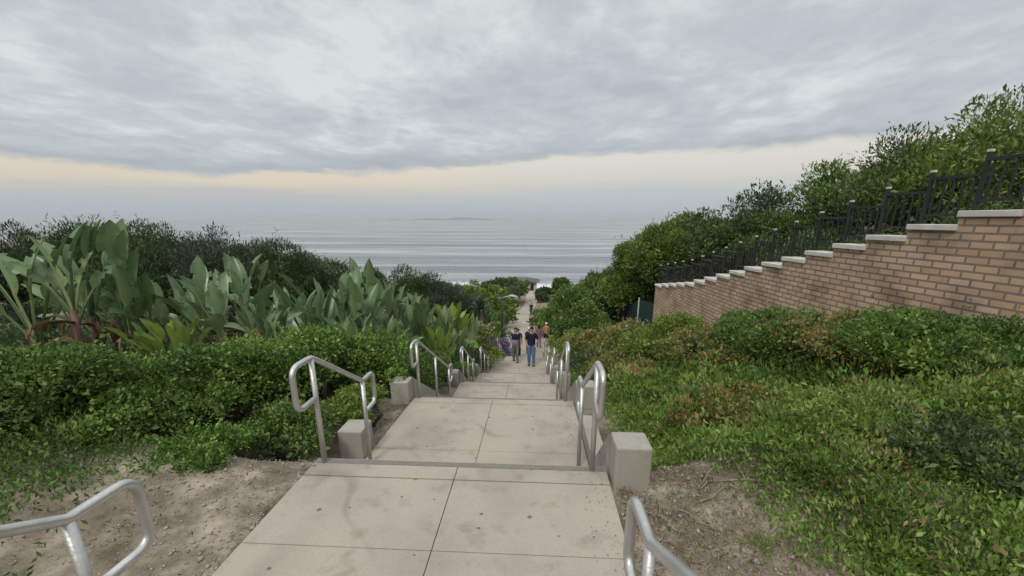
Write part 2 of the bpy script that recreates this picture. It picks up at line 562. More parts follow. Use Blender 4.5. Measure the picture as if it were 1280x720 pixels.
def stair_z(Y):
    for k, f in enumerate(FL):
        if f[0] <= Y < NEAR_END[k][0]:
            i = int((Y - f[0]) / TRS[k])
            return f[1] - (i + 1) * RIS[k]
    return float(P(Y))


sidesn = {1: 'right', -1: 'left'}
for k, f in enumerate(FL):
    ye, ze = NEAR_END[k]
    for sd, x in ((1, .48), (-1, -1.735)):
        if k == 0:
            lab = 'steel handrail beside the camera, at the %s edge of the picture\'s near stairs, only its lower loop near' % sidesn[sd]
            lab = 'steel handrail nearest the camera on the %s, its looped end by the first landing' % sidesn[sd]
        else:
            lab = 'steel handrail %s of the stairs, on the %s flight below the first landing' % (sidesn[sd], ['first', 'second', 'third', 'fourth', 'fifth'][k - 1])
        if k == 0 and sd > 0: x = .415
        handrail(x, f[0] - .06, f[1], (3.85 if k == 1 else ye + .02 if k == 0 else ye - .02), ze, 0 if k == 1 else 1, lab, H=.87 if k == 0 else .92)


# ------------------------------------------------------------------ foliage machinery
def unit(v):
    return v / np.maximum(1e-9, np.linalg.norm(v, axis=-1, keepdims=True))


def leaf_arrays(C, D, Nn, L, W, fold=.25):
    """rhombic folded leaves; C base points, D axis, Nn rough normal"""
    D = unit(D); S = unit(np.cross(D, Nn)); Nn = np.cross(S, D)
    L = np.broadcast_to(np.asarray(L, float).reshape(-1, 1), (len(C), 1)); W = np.broadcast_to(np.asarray(W, float).reshape(-1, 1), (len(C), 1))
    mid = C + D * L * .5 + Nn * W * fold
    V = np.stack([C, mid + S * W * .5, C + D * L, mid - S * W * .5], 1).reshape(-1, 3)
    Fq = np.arange(len(C) * 4).reshape(-1, 4)
    return V, Fq


def crown_points(r, lobes, n, sub=14, subr=.42, shell=.3, under=.35):
    lob = np.array(lobes, float)
    vol = np.prod(lob[:, 3:6], axis=1) ** (2 / 3)
    cs, rs, os_, ts = [], [], [], []
    for b, v in zip(lob, vol / vol.sum()):
        d = unit(r.normal(size=(sub, 3))); d[:, 2] = np.abs(d[:, 2]) * np.where(r.random(sub) < .75, 1, -.6)
        sc_ = r.uniform(.55, 1.0, (sub, 1))
        cen = b[:3] + d * b[3:6] * .72 * sc_ ** .5
        rad = b[3:6].mean() * subr * r.uniform(.6, 1.25, sub)
        cnt = r.multinomial(int(n * v), rad ** 2 / (rad ** 2).sum())
        for c, ra, k in zip(cen, rad, cnt):
            if k == 0: continue
            o = unit(r.normal(size=(k, 3)))
            flip = (o[:, 2] < -under) & (r.random(k) < .7)
            o[flip, 2] *= -1
            rr = ra * (1 - shell * r.random(k) ** 2) * (1 + .22 * r.normal(size=k) * (r.random(k) < .35))
            cs.append(c + o * rr[:, None] * np.array([1, 1, .85]))
            os_.append(o * .6 + unit(c + o * ra - b[:3]) * .4)
            ts.append(np.full(k, r.normal() * .13))
    return np.concatenate(cs), np.concatenate(os_), np.concatenate(ts)


def foliage(name, r, lobes, n, L, W, mat, parent, upb=.35, rand=.7, sub=14, subr=.42, tbase=.45, tvar=.2, under=.35, shell=.3):
    C, O, T = crown_points(r, lobes, n, sub, subr, shell, under)
    k = len(C)
    D = O + rand * r.normal(size=(k, 3)) + np.array([0, 0, upb])
    Nn = O + .5 * r.normal(size=(k, 3))
    ns = max(20, k // 260)
    pick = r.integers(0, k, ns)
    B = C[pick]; out_ = unit(O[pick] + [0, 0, .5] + .4 * r.normal(size=(ns, 3)))
    m_ = 9
    tt = np.linspace(.2, 1, m_)[None, :, None]
    ln = min(L, .13) * r.uniform(2.5, 6.5, ns)[:, None, None]
    SC = (B[:, None] + out_[:, None] * ln * tt + np.array([0, 0, -.18]) * ln * tt ** 2 * r.random((ns, 1, 1))).reshape(-1, 3)
    SD = np.repeat(out_, m_, 0) + .75 * r.normal(size=(ns * m_, 3))
    C = np.concatenate([C, SC]); D = np.concatenate([D, SD]); Nn = np.concatenate([Nn, r.normal(size=SC.shape)])
    T = np.concatenate([T, np.repeat(T[pick] + .18, m_)]); k = len(C)
    Ls = L * np.exp(.36 * r.normal(size=k)).clip(.4, 2.1)
    V, Fq = leaf_arrays(C, D, Nn, Ls, Ls * W / L * r.uniform(.7, 1.25, k))
    tint = np.clip(tbase + T + tvar * r.normal(size=k), 0, 1)
    return mesh_np(name, V, Fq, mat, parent, tint=tint)


def branches(name, r, lobes, base, mat, parent, rad=.06, n=None, trunks=1):
    m = MB()
    top = np.mean([l[:3] for l in lobes], axis=0)
    for t in range(trunks):
        off = r.normal(size=3) * rad * 3 * (trunks > 1); off[2] = 0
        b = np.array(base) + off
        mid = b * .45 + (top + off * 4) * .55 + r.normal(size=3) * rad
        m.tube([b - [0, 0, .15], b * .7 + mid * .3 + r.normal(size=3) * rad * .5, mid], [rad * 1.25, rad, rad * .7], 8)
        for l in lobes:
            for q in range(2):
                e = np.array(l[:3]) + np.clip(r.normal(size=3), -1.2, 1.2) * np.array(l[3:6]) * .35
                m.tube([mid, (mid + e) / 2 + r.normal(size=3) * .12 * np.array(l[3:6]), e], [rad * .6, rad * .38, rad * .12], 5)
    return m.build(name, mat, parent)


def bush(loc, lobes, n, L, W, mat, label, name='shrub', cat='shrub', group=None, parts=('foliage', 'stem'), rad=.03, trunks=3, flowers=0, fsize=.04, seed=None, **kw):
    r = np.random.default_rng(seed if seed is not None else int(abs(loc[0] * 731 + loc[1] * 97)) + 3)
    root = empty(name, loc, label, cat, group)
    foliage(parts[0], r, lobes, n, L, W, M[mat], root, **kw)
    branches(parts[1], r, lobes, (0, 0, 0), M['bark'], root, rad=rad, trunks=trunks)
    if flowers:
        C, O, T = crown_points(r, lobes, flowers * 6, 14, .42, .05, .2)
        C = C + O * L * .8
        sel = C[:, 2] > np.quantile(C[:, 2], .3)
        C, O = C[sel], O[sel]
        C = C[:: max(1, len(C) // flowers)]; O = O[:: max(1, len(O) // flowers)][:len(C)]
        C6 = np.repeat(C, 6, 0); k = len(C6)
        D = unit(np.repeat(O, 6, 0) * .5 + r.normal(size=(k, 3)) * .8)
        V, Fq = leaf_arrays(C6, D, r.normal(size=(k, 3)), np.full(k, fsize), np.full(k, fsize * .7))
        mesh_np('blossom', V, Fq, M['petal'], root, tint=r.random(k))
    return root


def place(px, py, Y, zoff=0):
    """ground point and height for something whose top shows at pixel (px,py) at depth Y"""
    p = at(px, py, Y)
    g = float(ground(p[0], Y))
    return (float(p[0]), float(Y), g), float(p[2] - g)


def auto_lobes(r, h, w, d=None, n=5, low=.1):
    """several overlapping lobes filling a crown h tall and w wide"""
    d = d or w
    out = []
    for i in range(n):
        a = 2 * math.pi * i / n + r.uniform(-.4, .4)
        q = .30 if i else 0
        lr = r.uniform(.26, .36)
        lh = r.uniform(.26, .34)
        out.append((math.cos(a) * w * q * .95, math.sin(a) * d * q, h * (low + (1 - low) * (.5 if i else .60) * r.uniform(.85, 1.1)), w * lr, d * lr, h * (1 - low) * lh))
    out.append((0, 0, h * (1 - .3 * (1 - low)) - .02 * h, w * .27, d * .27, h * (1 - low) * .3))
    k = h / max(l[2] + l[5] * .93 for l in out)
    return [(l[0], l[1], l[2] * k, l[3], l[4], l[5] * k) for l in out]


# ------------------------------------------------------------------ bird of paradise
def paddle_leaf(r, base, az, lean, pet, bl, bw, curve, acc, tval, droop=.3, torn=.7):
    """petiole strip plus a folded paddle blade"""
    V, Fq, T = acc
    d = np.array([math.cos(az), math.sin(az), 0.0])
    side = np.array([-math.sin(az), math.cos(az), 0.0])
    n = 14
    tot = pet + bl
    pts = []; p = np.array(base, float); ang = lean
    for i in range(n + 1):
        pts.append((p.copy(), ang))
        s = i / n
        ang += (curve / n) * (1.8 if s > pet / tot else .5)
        p = p + (d * math.sin(ang) + np.array([0, 0, 1]) * math.cos(ang)) * tot / n
    twist = r.uniform(-.9, .9)
    rows = []
    for i, (q, an) in enumerate(pts):
        s = i / n
        tz = (s * tot - pet) / bl
        tang = d * math.sin(an) + np.array([0, 0, 1]) * math.cos(an)
        nor = np.cross(side, tang)
        sd = side * math.cos(twist) + nor * math.sin(twist); nn = np.cross(sd, tang)
        if tz < 0:
            w = .018 + .012 * (1 - s); f_ = .5
        else:
            w = bw * .5 * (math.sin(min(1, tz * 1.02) ** .75 * math.pi) ** .62 if tz < .98 else .0) + .006; f_ = .42
        rows.append((q - sd * w - nn * w * f_, q - sd * w * .5 - nn * w * f_ * .35, q + nn * (.012 if tz > 0 else w), q + sd * w * .5 - nn * w * f_ * .35, q + sd * w - nn * w * f_, tz))
    b = len(V)
    for rw in rows:
        V.extend(rw[:5])
    for i in range(n):
        for j in range(4):
            a = b + i * 5 + j
            if rows[i][5] > .05 and j in (0, 3) and r.random() < torn * .35:
                continue
            Fq.append((a, a + 1, a + 6, a + 5)); T.append(tval + (.0 if rows[i][5] > 0 else .12) + (.10 if j in (1, 2) else 0) + .09 * r.normal() * (j in (0, 3)) + (.35 if j in (0, 3) and r.random() < .04 else 0))


def strelitzia_meshes(seed, h, nleaf, spread, young=False, trunkh=.25, dead=6, stems=4):
    r = np.random.default_rng(seed)
    acc = ([], [], [])
    mt = []; accd = ([], [], [])
    for k in range(stems):
        bx, by = r.normal(size=2) * spread * .22
        th = h * trunkh * r.uniform(.5, 1.3)
        lx_, ly_ = r.normal(size=2) * .08
        topp = np.array([bx + lx_, by + ly_, th])
        mt.append(MB()); mt[-1].tube([(bx, by, -.15), (bx + lx_ * .4, by + ly_ * .4, th * .5), tuple(topp)], [.075 * h / 3, .062 * h / 3, .05 * h / 3], 8)
        nl = max(3, nleaf // stems)
        plane = r.uniform(0, math.pi)
        for i in range(nl):
            s = i / max(1, nl - 1)
            az = plane + (math.pi if i % 2 else 0) + r.normal() * .45
            lean = .04 + .42 * abs(s - .1) * r.uniform(.5, 1.3)
            tot = (h - th) * r.uniform(.72, 1.03)
            bl = min(tot * .55, .27 * h) * r.uniform(.7, 1.2)
            paddle_leaf(r, topp - [0, 0, th * .25 * s], az, lean, tot - bl, bl, bl * r.uniform(.34, .5), r.uniform(.1, 1.0) * (.4 + s), acc, float(np.clip(.40 + .20 * r.normal(), 0, .68)))
        for i in range(dead // stems + 1):
            az = r.uniform(0, 6.28)
            paddle_leaf(r, topp - [0, 0, th * .2], az, 1.0, .25 * h * .5, (.20 if i % 2 else .26) * h, .05 * h, 2.3, accd, float(r.random()), torn=1.0)
    V, Fq, T = acc
    a = (np.array(V), np.array(Fq), np.array(T))
    V, Fq, T = accd
    return a, mt, (np.array(V), np.array(Fq), np.array(T)) if len(V) else None


STREL = {}


def strelitzia(loc, h, proto, label, rz=0.0, young=False, wf=1.0, **kw):
    key = (proto, young)
    root = empty('bird_of_paradise', loc, label, 'plant', 'bird of paradise plants on the left bank', rz)
    if key not in STREL:
        a, mt, dd = strelitzia_meshes(proto * 17 + 5, 3.0, **kw)
        f = mesh_np('foliage', a[0], a[1], M['lf_strel_y' if young else 'lf_strel'], root, tint=a[2], smooth=True)
        ch = [f] + [q.build('stem', M['stem_red'], root) for q in mt]
        if dd is not None:
            ch.append(mesh_np('dead_leaves', dd[0], dd[1], M['lf_dead'], root, tint=dd[2], smooth=True))
        STREL[key] = ch
    else:
        for c in STREL[key]:
            q = c.copy(); col.objects.link(q); q.parent = root
    root.scale = (h / 3 * wf, h / 3 * wf, h / 3)
    return root


K1 = dict(nleaf=27, spread=1.5, stems=4, dead=12, trunkh=.42)
K2 = dict(nleaf=28, spread=1.5, stems=5, dead=8, trunkh=.28)
K3 = dict(nleaf=30, spread=1.1, stems=5, dead=0, trunkh=.08)
KT = dict(nleaf=12, spread=.8, stems=2, dead=10, trunkh=.45)
SL = [  # px, py(top), Y, proto, kit, young, label, rz
    (448, 345, 8.8, 1, K1, False, 'bird of paradise fan below the single highest pointed leaf', .3),
    (437, 316, 9.2, 4, KT, False, 'slender bird of paradise, its pointed leaf highest against the sea at the left', 2.6),
    (466, 380, 8.2, 2, K2, False, 'low grey green bird of paradise clump just right of the tallest leaf, above the hedge', 1.1),
    (495, 338, 10.2, 4, KT, False, 'slender bird of paradise plant with two pale upright leaves over orange dead leaves', .2),
    (489, 398, 8.8, 2, K2, False, 'broad bird of paradise clump with leaning leaves above the hedge, below the slender one', 2.4),
    (524, 357, 10.0, 5, K1, False, 'large bird of paradise plant with a fan of wide leaves on reddish stems', 2.0),
    (545, 400, 9.9, 3, K3, True, 'young yellow green bird of paradise clump behind the second left handrail', 0),
    (563, 370, 13.0, 3, K3, True, 'small yellow green bird of paradise with upright leaves against the dark trees', 2.2),
    (575, 394, 12.0, 2, K2, False, 'dark green bird of paradise clump with drooping leaves near the third left handrail', .4),
    (590, 368, 16.0, 4, KT, False, 'thin bird of paradise with brown hanging leaves below the spiky agave', 1.4),
    (604, 392, 18.0, 3, K3, False, 'small bird of paradise clump left of the lamp post', 1.0),
    (457, 372, 10.8, 5, K2, False, 'grey green bird of paradise leaves filling the gap behind the leftmost fan', .7),
    (512, 384, 11.6, 1, K1, False, 'bird of paradise half hidden between the slender one and the large fan', 2.7),
    (540, 368, 12.2, 2, K1, False, 'bird of paradise with one wide arching leaf right of the large fan', 1.2),
    (556, 398, 11.4, 2, K2, False, 'dark green bird of paradise clump right of the young yellow green one', 1.9),
    (430, 392, 7.0, 3, K3, False, 'low bird of paradise clump just above the nearest left hedge shrub', .3),
    (360, 352, 8.4, 2, K2, False, 'bird of paradise clump in the gap left of the big one, farther back', .8),
    (215, 345, 7.8, 1, K1, False, 'bird of paradise fan farther back in the middle of the left bank', 2.2),
    (110, 330, 6.9, 2, K2, False, 'bird of paradise clump between the highest one and the wide fan', 1.5),
    # beyond the left side of the photo's sharp area
    (395, 335, 7.4, 5, K1, False, 'big bird of paradise left of the tallest leaf, close behind the hedge', .9),
    (320, 372, 6.4, 2, K2, False, 'broad low bird of paradise clump in the middle of the left bank', 3.0),
    (262, 318, 6.6, 1, K1, False, 'tall bird of paradise with spreading leaves in the middle of the left bank', 1.7),
    (165, 330, 5.8, 5, K1, False, 'wide bird of paradise fan on the left bank, second from the left edge', 2.9),
    (60, 270, 5.4, 1, K1, False, 'highest bird of paradise, its leaves filling the left edge of the view', .5),
    (205, 395, 5.0, 3, K3, True, 'young yellow green bird of paradise low on the left bank by the hedge', .2),
]
for px, py, Y, pr, kit, yg, lab, rz in SL:
    loc, h = place(px, py, Y)
    strelitzia(loc, h * (.80 if px > 570 else .98 if px > 430 else 1.04), pr, lab, rz, yg, (.72 if Y > 11.9 else .85) if px > 430 else 1.0, **kit)

# ------------------------------------------------------------------ hedge and shrubs, left side
BL = [  # px, py_top, Y, width, n, leaf, mat, label, kw
    (455, 421, 6.3, 1.9, 26000, .045, 'lf_hedge', 'bright green rounded hedge shrub behind the nearest left handrail', {}),
    (503, 441, 7.9, 1.7, 20000, .042, 'lf_mid', 'dark small leaved hedge shrub behind the second left handrail\'s upper loop', {}),
    (532, 449, 9.2, 1.6, 17000, .045, 'lf_mid', 'small leaved hedge shrub seen under the second left handrail', {}),
    (556, 437, 11.5, 1.8, 15000, .05, 'lf_hedge', 'low green hedge shrub below the yellow green bird of paradise', {}),
    (447, 484, 4.75, .75, 9000, .035, 'lf_lime', 'small yellow green shrub beside the low block left of the stairs', {}),
    (583, 440, 14.2, 1.6, 9000, .06, 'lf_dark', 'dark low shrub between the third and fourth left handrails', {}),
    (604, 431, 17.0, 1.9, 9000, .06, 'lf_lime', 'rounded olive yellow shrub in front of the purple flowers', {}),
    (385, 416, 5.4, 1.7, 24000, .042, 'lf_hedge', 'bright green hedge shrub left of the nearest left handrail\'s upper loop', {}),
    (300, 428, 4.6, 1.6, 24000, .038, 'lf_hedge', 'dense hedge shrub in the middle of the left hedge row', {}),
    (225, 440, 4.0, 1.5, 24000, .036, 'lf_mid', 'dark hedge shrub third from the left edge', {}),
    (120, 445, 3.5, 1.5, 24000, .034, 'lf_hedge', 'bushy hedge shrub second from the left edge', {}),
    (10, 440, 3.1, 1.4, 24000, .032, 'lf_mid', 'hedge shrub at the left edge of the view', {}),
    (360, 505, 3.9, .9, 10000, .032, 'lf_mid', 'low dark shrub spilling onto the soil left of the first landing', {}),
    (255, 560, 3.1, .8, 10000, .028, 'lf_hedge', 'low bright shrub at the edge of the soil left of the first landing', {}),
    (620, 402, 24.0, 2.2, 6000, .09, 'lf_olive', 'olive shrub with pale blossom left of the lamp post', dict(flowers=30, fsize=.14)),
    (587, 405, 17.5, 2.4, 9000, .07, 'lf_red', 'brownish shrub dotted with white blossom above the olive yellow shrub', dict(flowers=40, fsize=.09)),
]
for px, py, Y, w, n, lf, mt, lab, kw in BL:
    loc, h = place(px, py, Y)
    r = np.random.default_rng(int(px * 3 + py))
    lobes = auto_lobes(r, h, w, None, 6, .02)
    bush(loc, lobes, n, lf, lf * .55, mt, lab, group='shrubs beside the stairs', sub=16, subr=.40, **kw)

# purple flowering shrub and lamp post
loc, h = place(634, 421, 22.6)
r = np.random.default_rng(4)
loc = (loc[0] - .6, loc[1], loc[2])
bush(loc, auto_lobes(r, h, 1.9, 1.5, 6, .05), 9000, .07, .05, 'lf_purple', 'purple flowering shrub at the foot of the lamp post', name='flowering_shrub', sub=14)


def lamp():
    Y = 23.3
    p = at(627.5, 372, Y)
    g = float(ground(p[0], Y))
    h = p[2] - g
    root = empty('street_lamp', (p[0], Y, g), 'slim dark lamp post with a curved arm above the purple flowers', 'street lamp')
    m = MB(); m.tube([(0, 0, -.2), (0, 0, h * .5), (0, 0, h)], [.065, .055, .05], 10); m.build('pole', M['black_metal'], root)
    m = MB(); m.tube([(0, 0, -.02), (0, 0, .25), (0, 0, .3)], [.13, .12, .07], 12); m.build('base', M['black_metal'], root)
    m = MB(); m.tube([(0, 0, h - .05), (.12, 0, h + .03), (.3, 0, h + .07), (.42, 0, h + .06)], .03, 8)
    m.tube([(0, 0, h - .06), (-.2, 0, h - .01)], .02, 8)
    m.build('arm', M['lamp_grey'], root)
    m = MB()
    secs = [(.32, .06, .05, .0), (.48, .14, .085, .03), (.66, .17, .10, .015), (.84, .13, .09, -.05), (.94, .04, .05, -.11)]
    V = []; Fs = []
    nn = 10
    for x, wy, hz, dz in secs:
        for k in range(nn):
            a = 2 * math.pi * k / nn
            V.append((x, math.cos(a) * wy, h + .06 + dz + math.sin(a) * hz * (1 if math.sin(a) > 0 else .35)))
    for i in range(len(secs) - 1):
        for k in range(nn):
            a, b = i * nn + k, i * nn + (k + 1) % nn
            Fs.append((a, b, b + nn, a + nn))
    Fs += [tuple(range(nn))[::-1], tuple(range(len(V) - nn, len(V)))]
    m.add(V, Fs, True)
    m.build('lamp_head', M['lamp_grey'], root)


lamp()


# ------------------------------------------------------------------ agave
def agave():
    loc, h = place(601, 361, 24.0)
    root = empty('agave', loc, 'spiky agave rosette against the pale surf, left of the lamp post', 'plant')
    r = np.random.default_rng(8)
    m = MB(); m.tube([(0, 0, -.1), (.05, 0, h * .4), (0, 0, h * .72)], [.16, .13, .12], 8); m.build('stem', M['bark'], root)
    V, Fq, T = [], [], []
    for k in range(70):
        a = r.uniform(0, 6.28); e = r.uniform(-.1, 1.45)
        d = np.array([math.cos(a) * math.cos(e), math.sin(a) * math.cos(e), math.sin(e)])
        s = unit(np.cross(d, [0, 0, 1.001])); n_ = np.cross(s, d)
        L_ = r.uniform(.85, 1.15) * .95
        b = np.array([0, 0, h * .70]); k0 = len(V)
        for t, w in ((0, .05), (.4, .065), (.75, .04), (1, .004)):
            c = b + d * L_ * t - np.array([0, 0, 1]) * .12 * t * t * math.cos(e)
            V += [c - s * w + n_ * w * .4, c, c + s * w + n_ * w * .4]
        for i in range(3):
            for j in range(2):
                q = k0 + i * 3 + j
                Fq.append((q, q + 1, q + 4, q + 3)); T.append(r.random())
    mesh_np('leaf_rosette', np.array(V), np.array(Fq), M['lf_agave'], root, tint=T)


agave()


# ------------------------------------------------------------------ trees
def tree(px, py, Y, w, n, lf, mat, label, low=.3, lobn=7, d=None, group=None, name='tree', loc=None, h=None, aspect=.45, rad=None, **kw):
    if loc is None:
        loc, h = place(px, py, Y)
    r = np.random.default_rng(int(abs(px * 7 + py * 3 + Y * 11)))
    root = empty(name, loc, label, 'tree', group)
    lobes = auto_lobes(r, h, w, d, lobn, low)
    for q in range(lobn // 2):                     # ragged extra lobes
        a = r.uniform(0, 6.28)
        lobes.append((math.cos(a) * w * .38, math.sin(a) * (d or w) * .38, h * r.uniform(low + .15, .8), w * .16, (d or w) * .16, h * .13))
    rad = rad or .035 * h
    foliage('crown', r, lobes, n, lf, lf * aspect, M[mat], root, **kw)
    branches('trunk', r, lobes, (0, 0, 0), M['bark'], root, rad=rad, trunks=1)
    return root


gl = 'dark trees behind the bird of paradise plants'
kwf = dict(upb=.9, rand=.5, sub=26, subr=.30, shell=.5, tvar=.22)
TL = [
    (462, 336, 21.5, 4.2, 26000, .13, 'lf_dark', 'dark feathery tree rising right beside the tallest bird of paradise leaf'),
    (500, 331, 23.0, 4.6, 30000, .13, 'lf_dark', 'broad dark feathery tree, highest of the row behind the planting'),
    (536, 337, 24.0, 4.2, 26000, .13, 'lf_grey', 'greyish feathery tree right of the highest dark tree'),
    (561, 350, 25.0, 3.2, 18000, .13, 'lf_grey', 'low greyish tree at the right end of the dark row, sloping towards the surf'),
    (582, 366, 27.0, 3.4, 16000, .14, 'lf_dark', 'dark low tree behind the thin bird of paradise and the agave'),
    (415, 322, 20.0, 4.6, 26000, .13, 'lf_dark', 'dark tree left of the tallest bird of paradise leaf'),
    (345, 296, 18.5, 5.0, 28000, .13, 'lf_dark', 'tall dark tree in the middle of the left tree row'),
    (265, 280, 17.0, 5.0, 28000, .12, 'lf_grey', 'tall greyish tree left of the middle of the left tree row'),
    (175, 270, 16.0, 5.2, 28000, .12, 'lf_dark', 'dark rounded tree third from the left edge'),
    (85, 262, 15.0, 5.0, 28000, .11, 'lf_dark', 'dark tree second from the left edge, standing tall over the bank'),
    (0, 275, 14.0, 4.6, 26000, .11, 'lf_grey', 'greyish tree at the left edge of the view'),
]
for px, py, Y, w, n, lf, mt, lab in TL:
    tree(px, py, Y, w, n, lf, mt, lab, low=.05, group=gl, aspect=.22, **kwf)

gr = 'trees on the right slope'
TRr = [
    (835, 276, 19.5, 4.6, 36000, .12, 'lf_olive', 'tall olive green tree above the brick wall\'s lower end', dict(low=.3, upb=.7, sub=24, subr=.3, aspect=.35)),
    (808, 304, 21.5, 3.2, 24000, .12, 'lf_dark', 'dark spiky topped tree leaning out left of the tallest olive tree', dict(low=.3, upb=.7, sub=24, subr=.3, aspect=.3)),
    (790, 336, 20.5, 3.0, 20000, .12, 'lf_olive', 'yellowish olive tree over the dark green screen fence', dict(low=.38, sub=20, aspect=.4)),
    (766, 329, 24.5, 2.8, 18000, .13, 'lf_dark', 'small dark tree with a rounded top in the middle of the right slope', dict(low=.1, upb=.6, sub=20, subr=.32, aspect=.35)),
    (742, 346, 23.0, 3.4, 24000, .12, 'lf_mid', 'bushy green tree with clumped foliage on the right slope', dict(low=.05, sub=18)),
    (722, 357, 26.0, 3.2, 20000, .13, 'lf_mid', 'rounded green tree beside the lower path on the right', dict(low=.05, sub=18)),
    (704, 372, 31.5, 2.8, 14000, .12, 'lf_mid', 'low clumped green tree nearest the path on the right', dict(low=.02, sub=16)),
    (735, 378, 18.5, 2.5, 17000, .10, 'lf_mid', 'low spreading green tree in front of the screen fence', dict(low=.02, sub=18)),
    (745, 337, 30.0, 2.2, 9000, .15, 'lf_dark', 'small dark treetop showing behind the bushy green tree', dict(low=.1, upb=.7, sub=14)),
    (880, 250, 18.5, 4.8, 34000, .12, 'lf_olive', 'olive tree rising behind the middle of the brick wall', dict(low=.0, upb=.6, sub=24, subr=.34, aspect=.35)),
    (950, 232, 17.0, 5.0, 34000, .12, 'lf_dark', 'dark tree behind the brick wall, left of the two tallest', dict(low=.0, upb=.6, sub=24, subr=.34, aspect=.35)),
    (1040, 200, 15.5, 5.0, 36000, .12, 'lf_mid', 'large green tree behind the higher part of the brick wall', dict(low=.0, upb=.6, sub=24, subr=.34, aspect=.35)),
    (1150, 160, 14.0, 5.2, 36000, .11, 'lf_dark', 'tall dark tree second from the right edge', dict(low=.0, upb=.6, sub=24, subr=.34, aspect=.35)),
    (1265, 110, 12.5, 5.2, 36000, .11, 'lf_olive', 'tallest tree at the right edge of the view', dict(low=.0, upb=.6, sub=24, subr=.34, aspect=.35)),
]
for px, py, Y, w, n, lf, mt, lab, kw in TRr:
    tree(px, py, Y, w, n, lf, mt, lab, group=gr, **kw)

gf = 'clumps of trees and scrub down by the beach'
TF = [
    (627, 351, 78, 9.5, 9000, .42, 'lf_dark', 'dark rounded tree left of the grey beach roof'),
    (641, 350, 84, 7, 7000, .42, 'lf_mid', 'small rounded tree touching the left end of the grey beach roof'),
    (612, 359, 62, 6.5, 8000, .34, 'lf_mid', 'green tree far down the slope left of the dark rounded one'),
    (617, 360, 58, 4.0, 9000, .26, 'lf_olive', 'olive tree beside the far bend of the path'),
    (620, 371, 42, 4.0, 9000, .22, 'lf_olive', 'yellowish olive tree above the lamp arm'),
    (642, 376, 66, 1.8, 6000, .26, 'lf_olive', 'low olive shrub at the left edge of the far path'),
    (629, 388, 46, 1.4, 4000, .18, 'lf_dark', 'dark low shrub at the left edge of the ramp below the lamp arm'),
    (606, 384, 30, 2.8, 9000, .14, 'lf_mid', 'green shrub on the slope left of the lamp post'),
    (681.5, 361, 92, 4.0, 8000, .36, 'lf_dark', 'dark clipped round tree right of the far path'),
    (680, 368, 84, 2.6, 5000, .34, 'lf_dark', 'low dark hedge below the clipped round tree'),
    (680, 391, 50, 2.6, 8000, .2, 'lf_mid', 'low green shrub inside the bend of the branch path'),
    (672, 399, 45, 1.5, 8000, .18, 'lf_dark', 'dark shrub at the right edge of the ramp'),
    (690, 395, 38, 3.2, 9000, .16, 'lf_mid', 'green shrub below the clumped tree nearest the path'),
    (686, 404, 36, 1.6, 7000, .14, 'lf_olive', 'low olive shrub behind the bather in orange'),
]
for px, py, Y, w, n, lf, mt, lab in TF:
    tree(px, py, Y, w, n, lf, mt, lab, low=.0, lobn=6, group=gf, name='distant_tree' if Y > 50 else 'shrub_tree', sub=14, subr=.4, rad=.12, aspect=.55)

# clipped dome tree
loc, h = place(702, 346, 90)
root = empty('clipped_tree', loc, 'smooth domed olive green tree standing alone before the surf', 'tree')
r = np.random.default_rng(5)
foliage('crown', r, [(0, 0, h * .56, 1.9, 1.9, h * .42), (0, 0, h * .3, 1.8, 1.8, h * .3)], 16000, .28, .17, M['lf_olive'], root, sub=60, subr=.28, shell=.2, tbase=.3, tvar=.1)
m = MB(); m.tube([(0, 0, -.3), (0, 0, h * .6)], [.2, .12], 8); m.build('trunk', M['bark'], root)

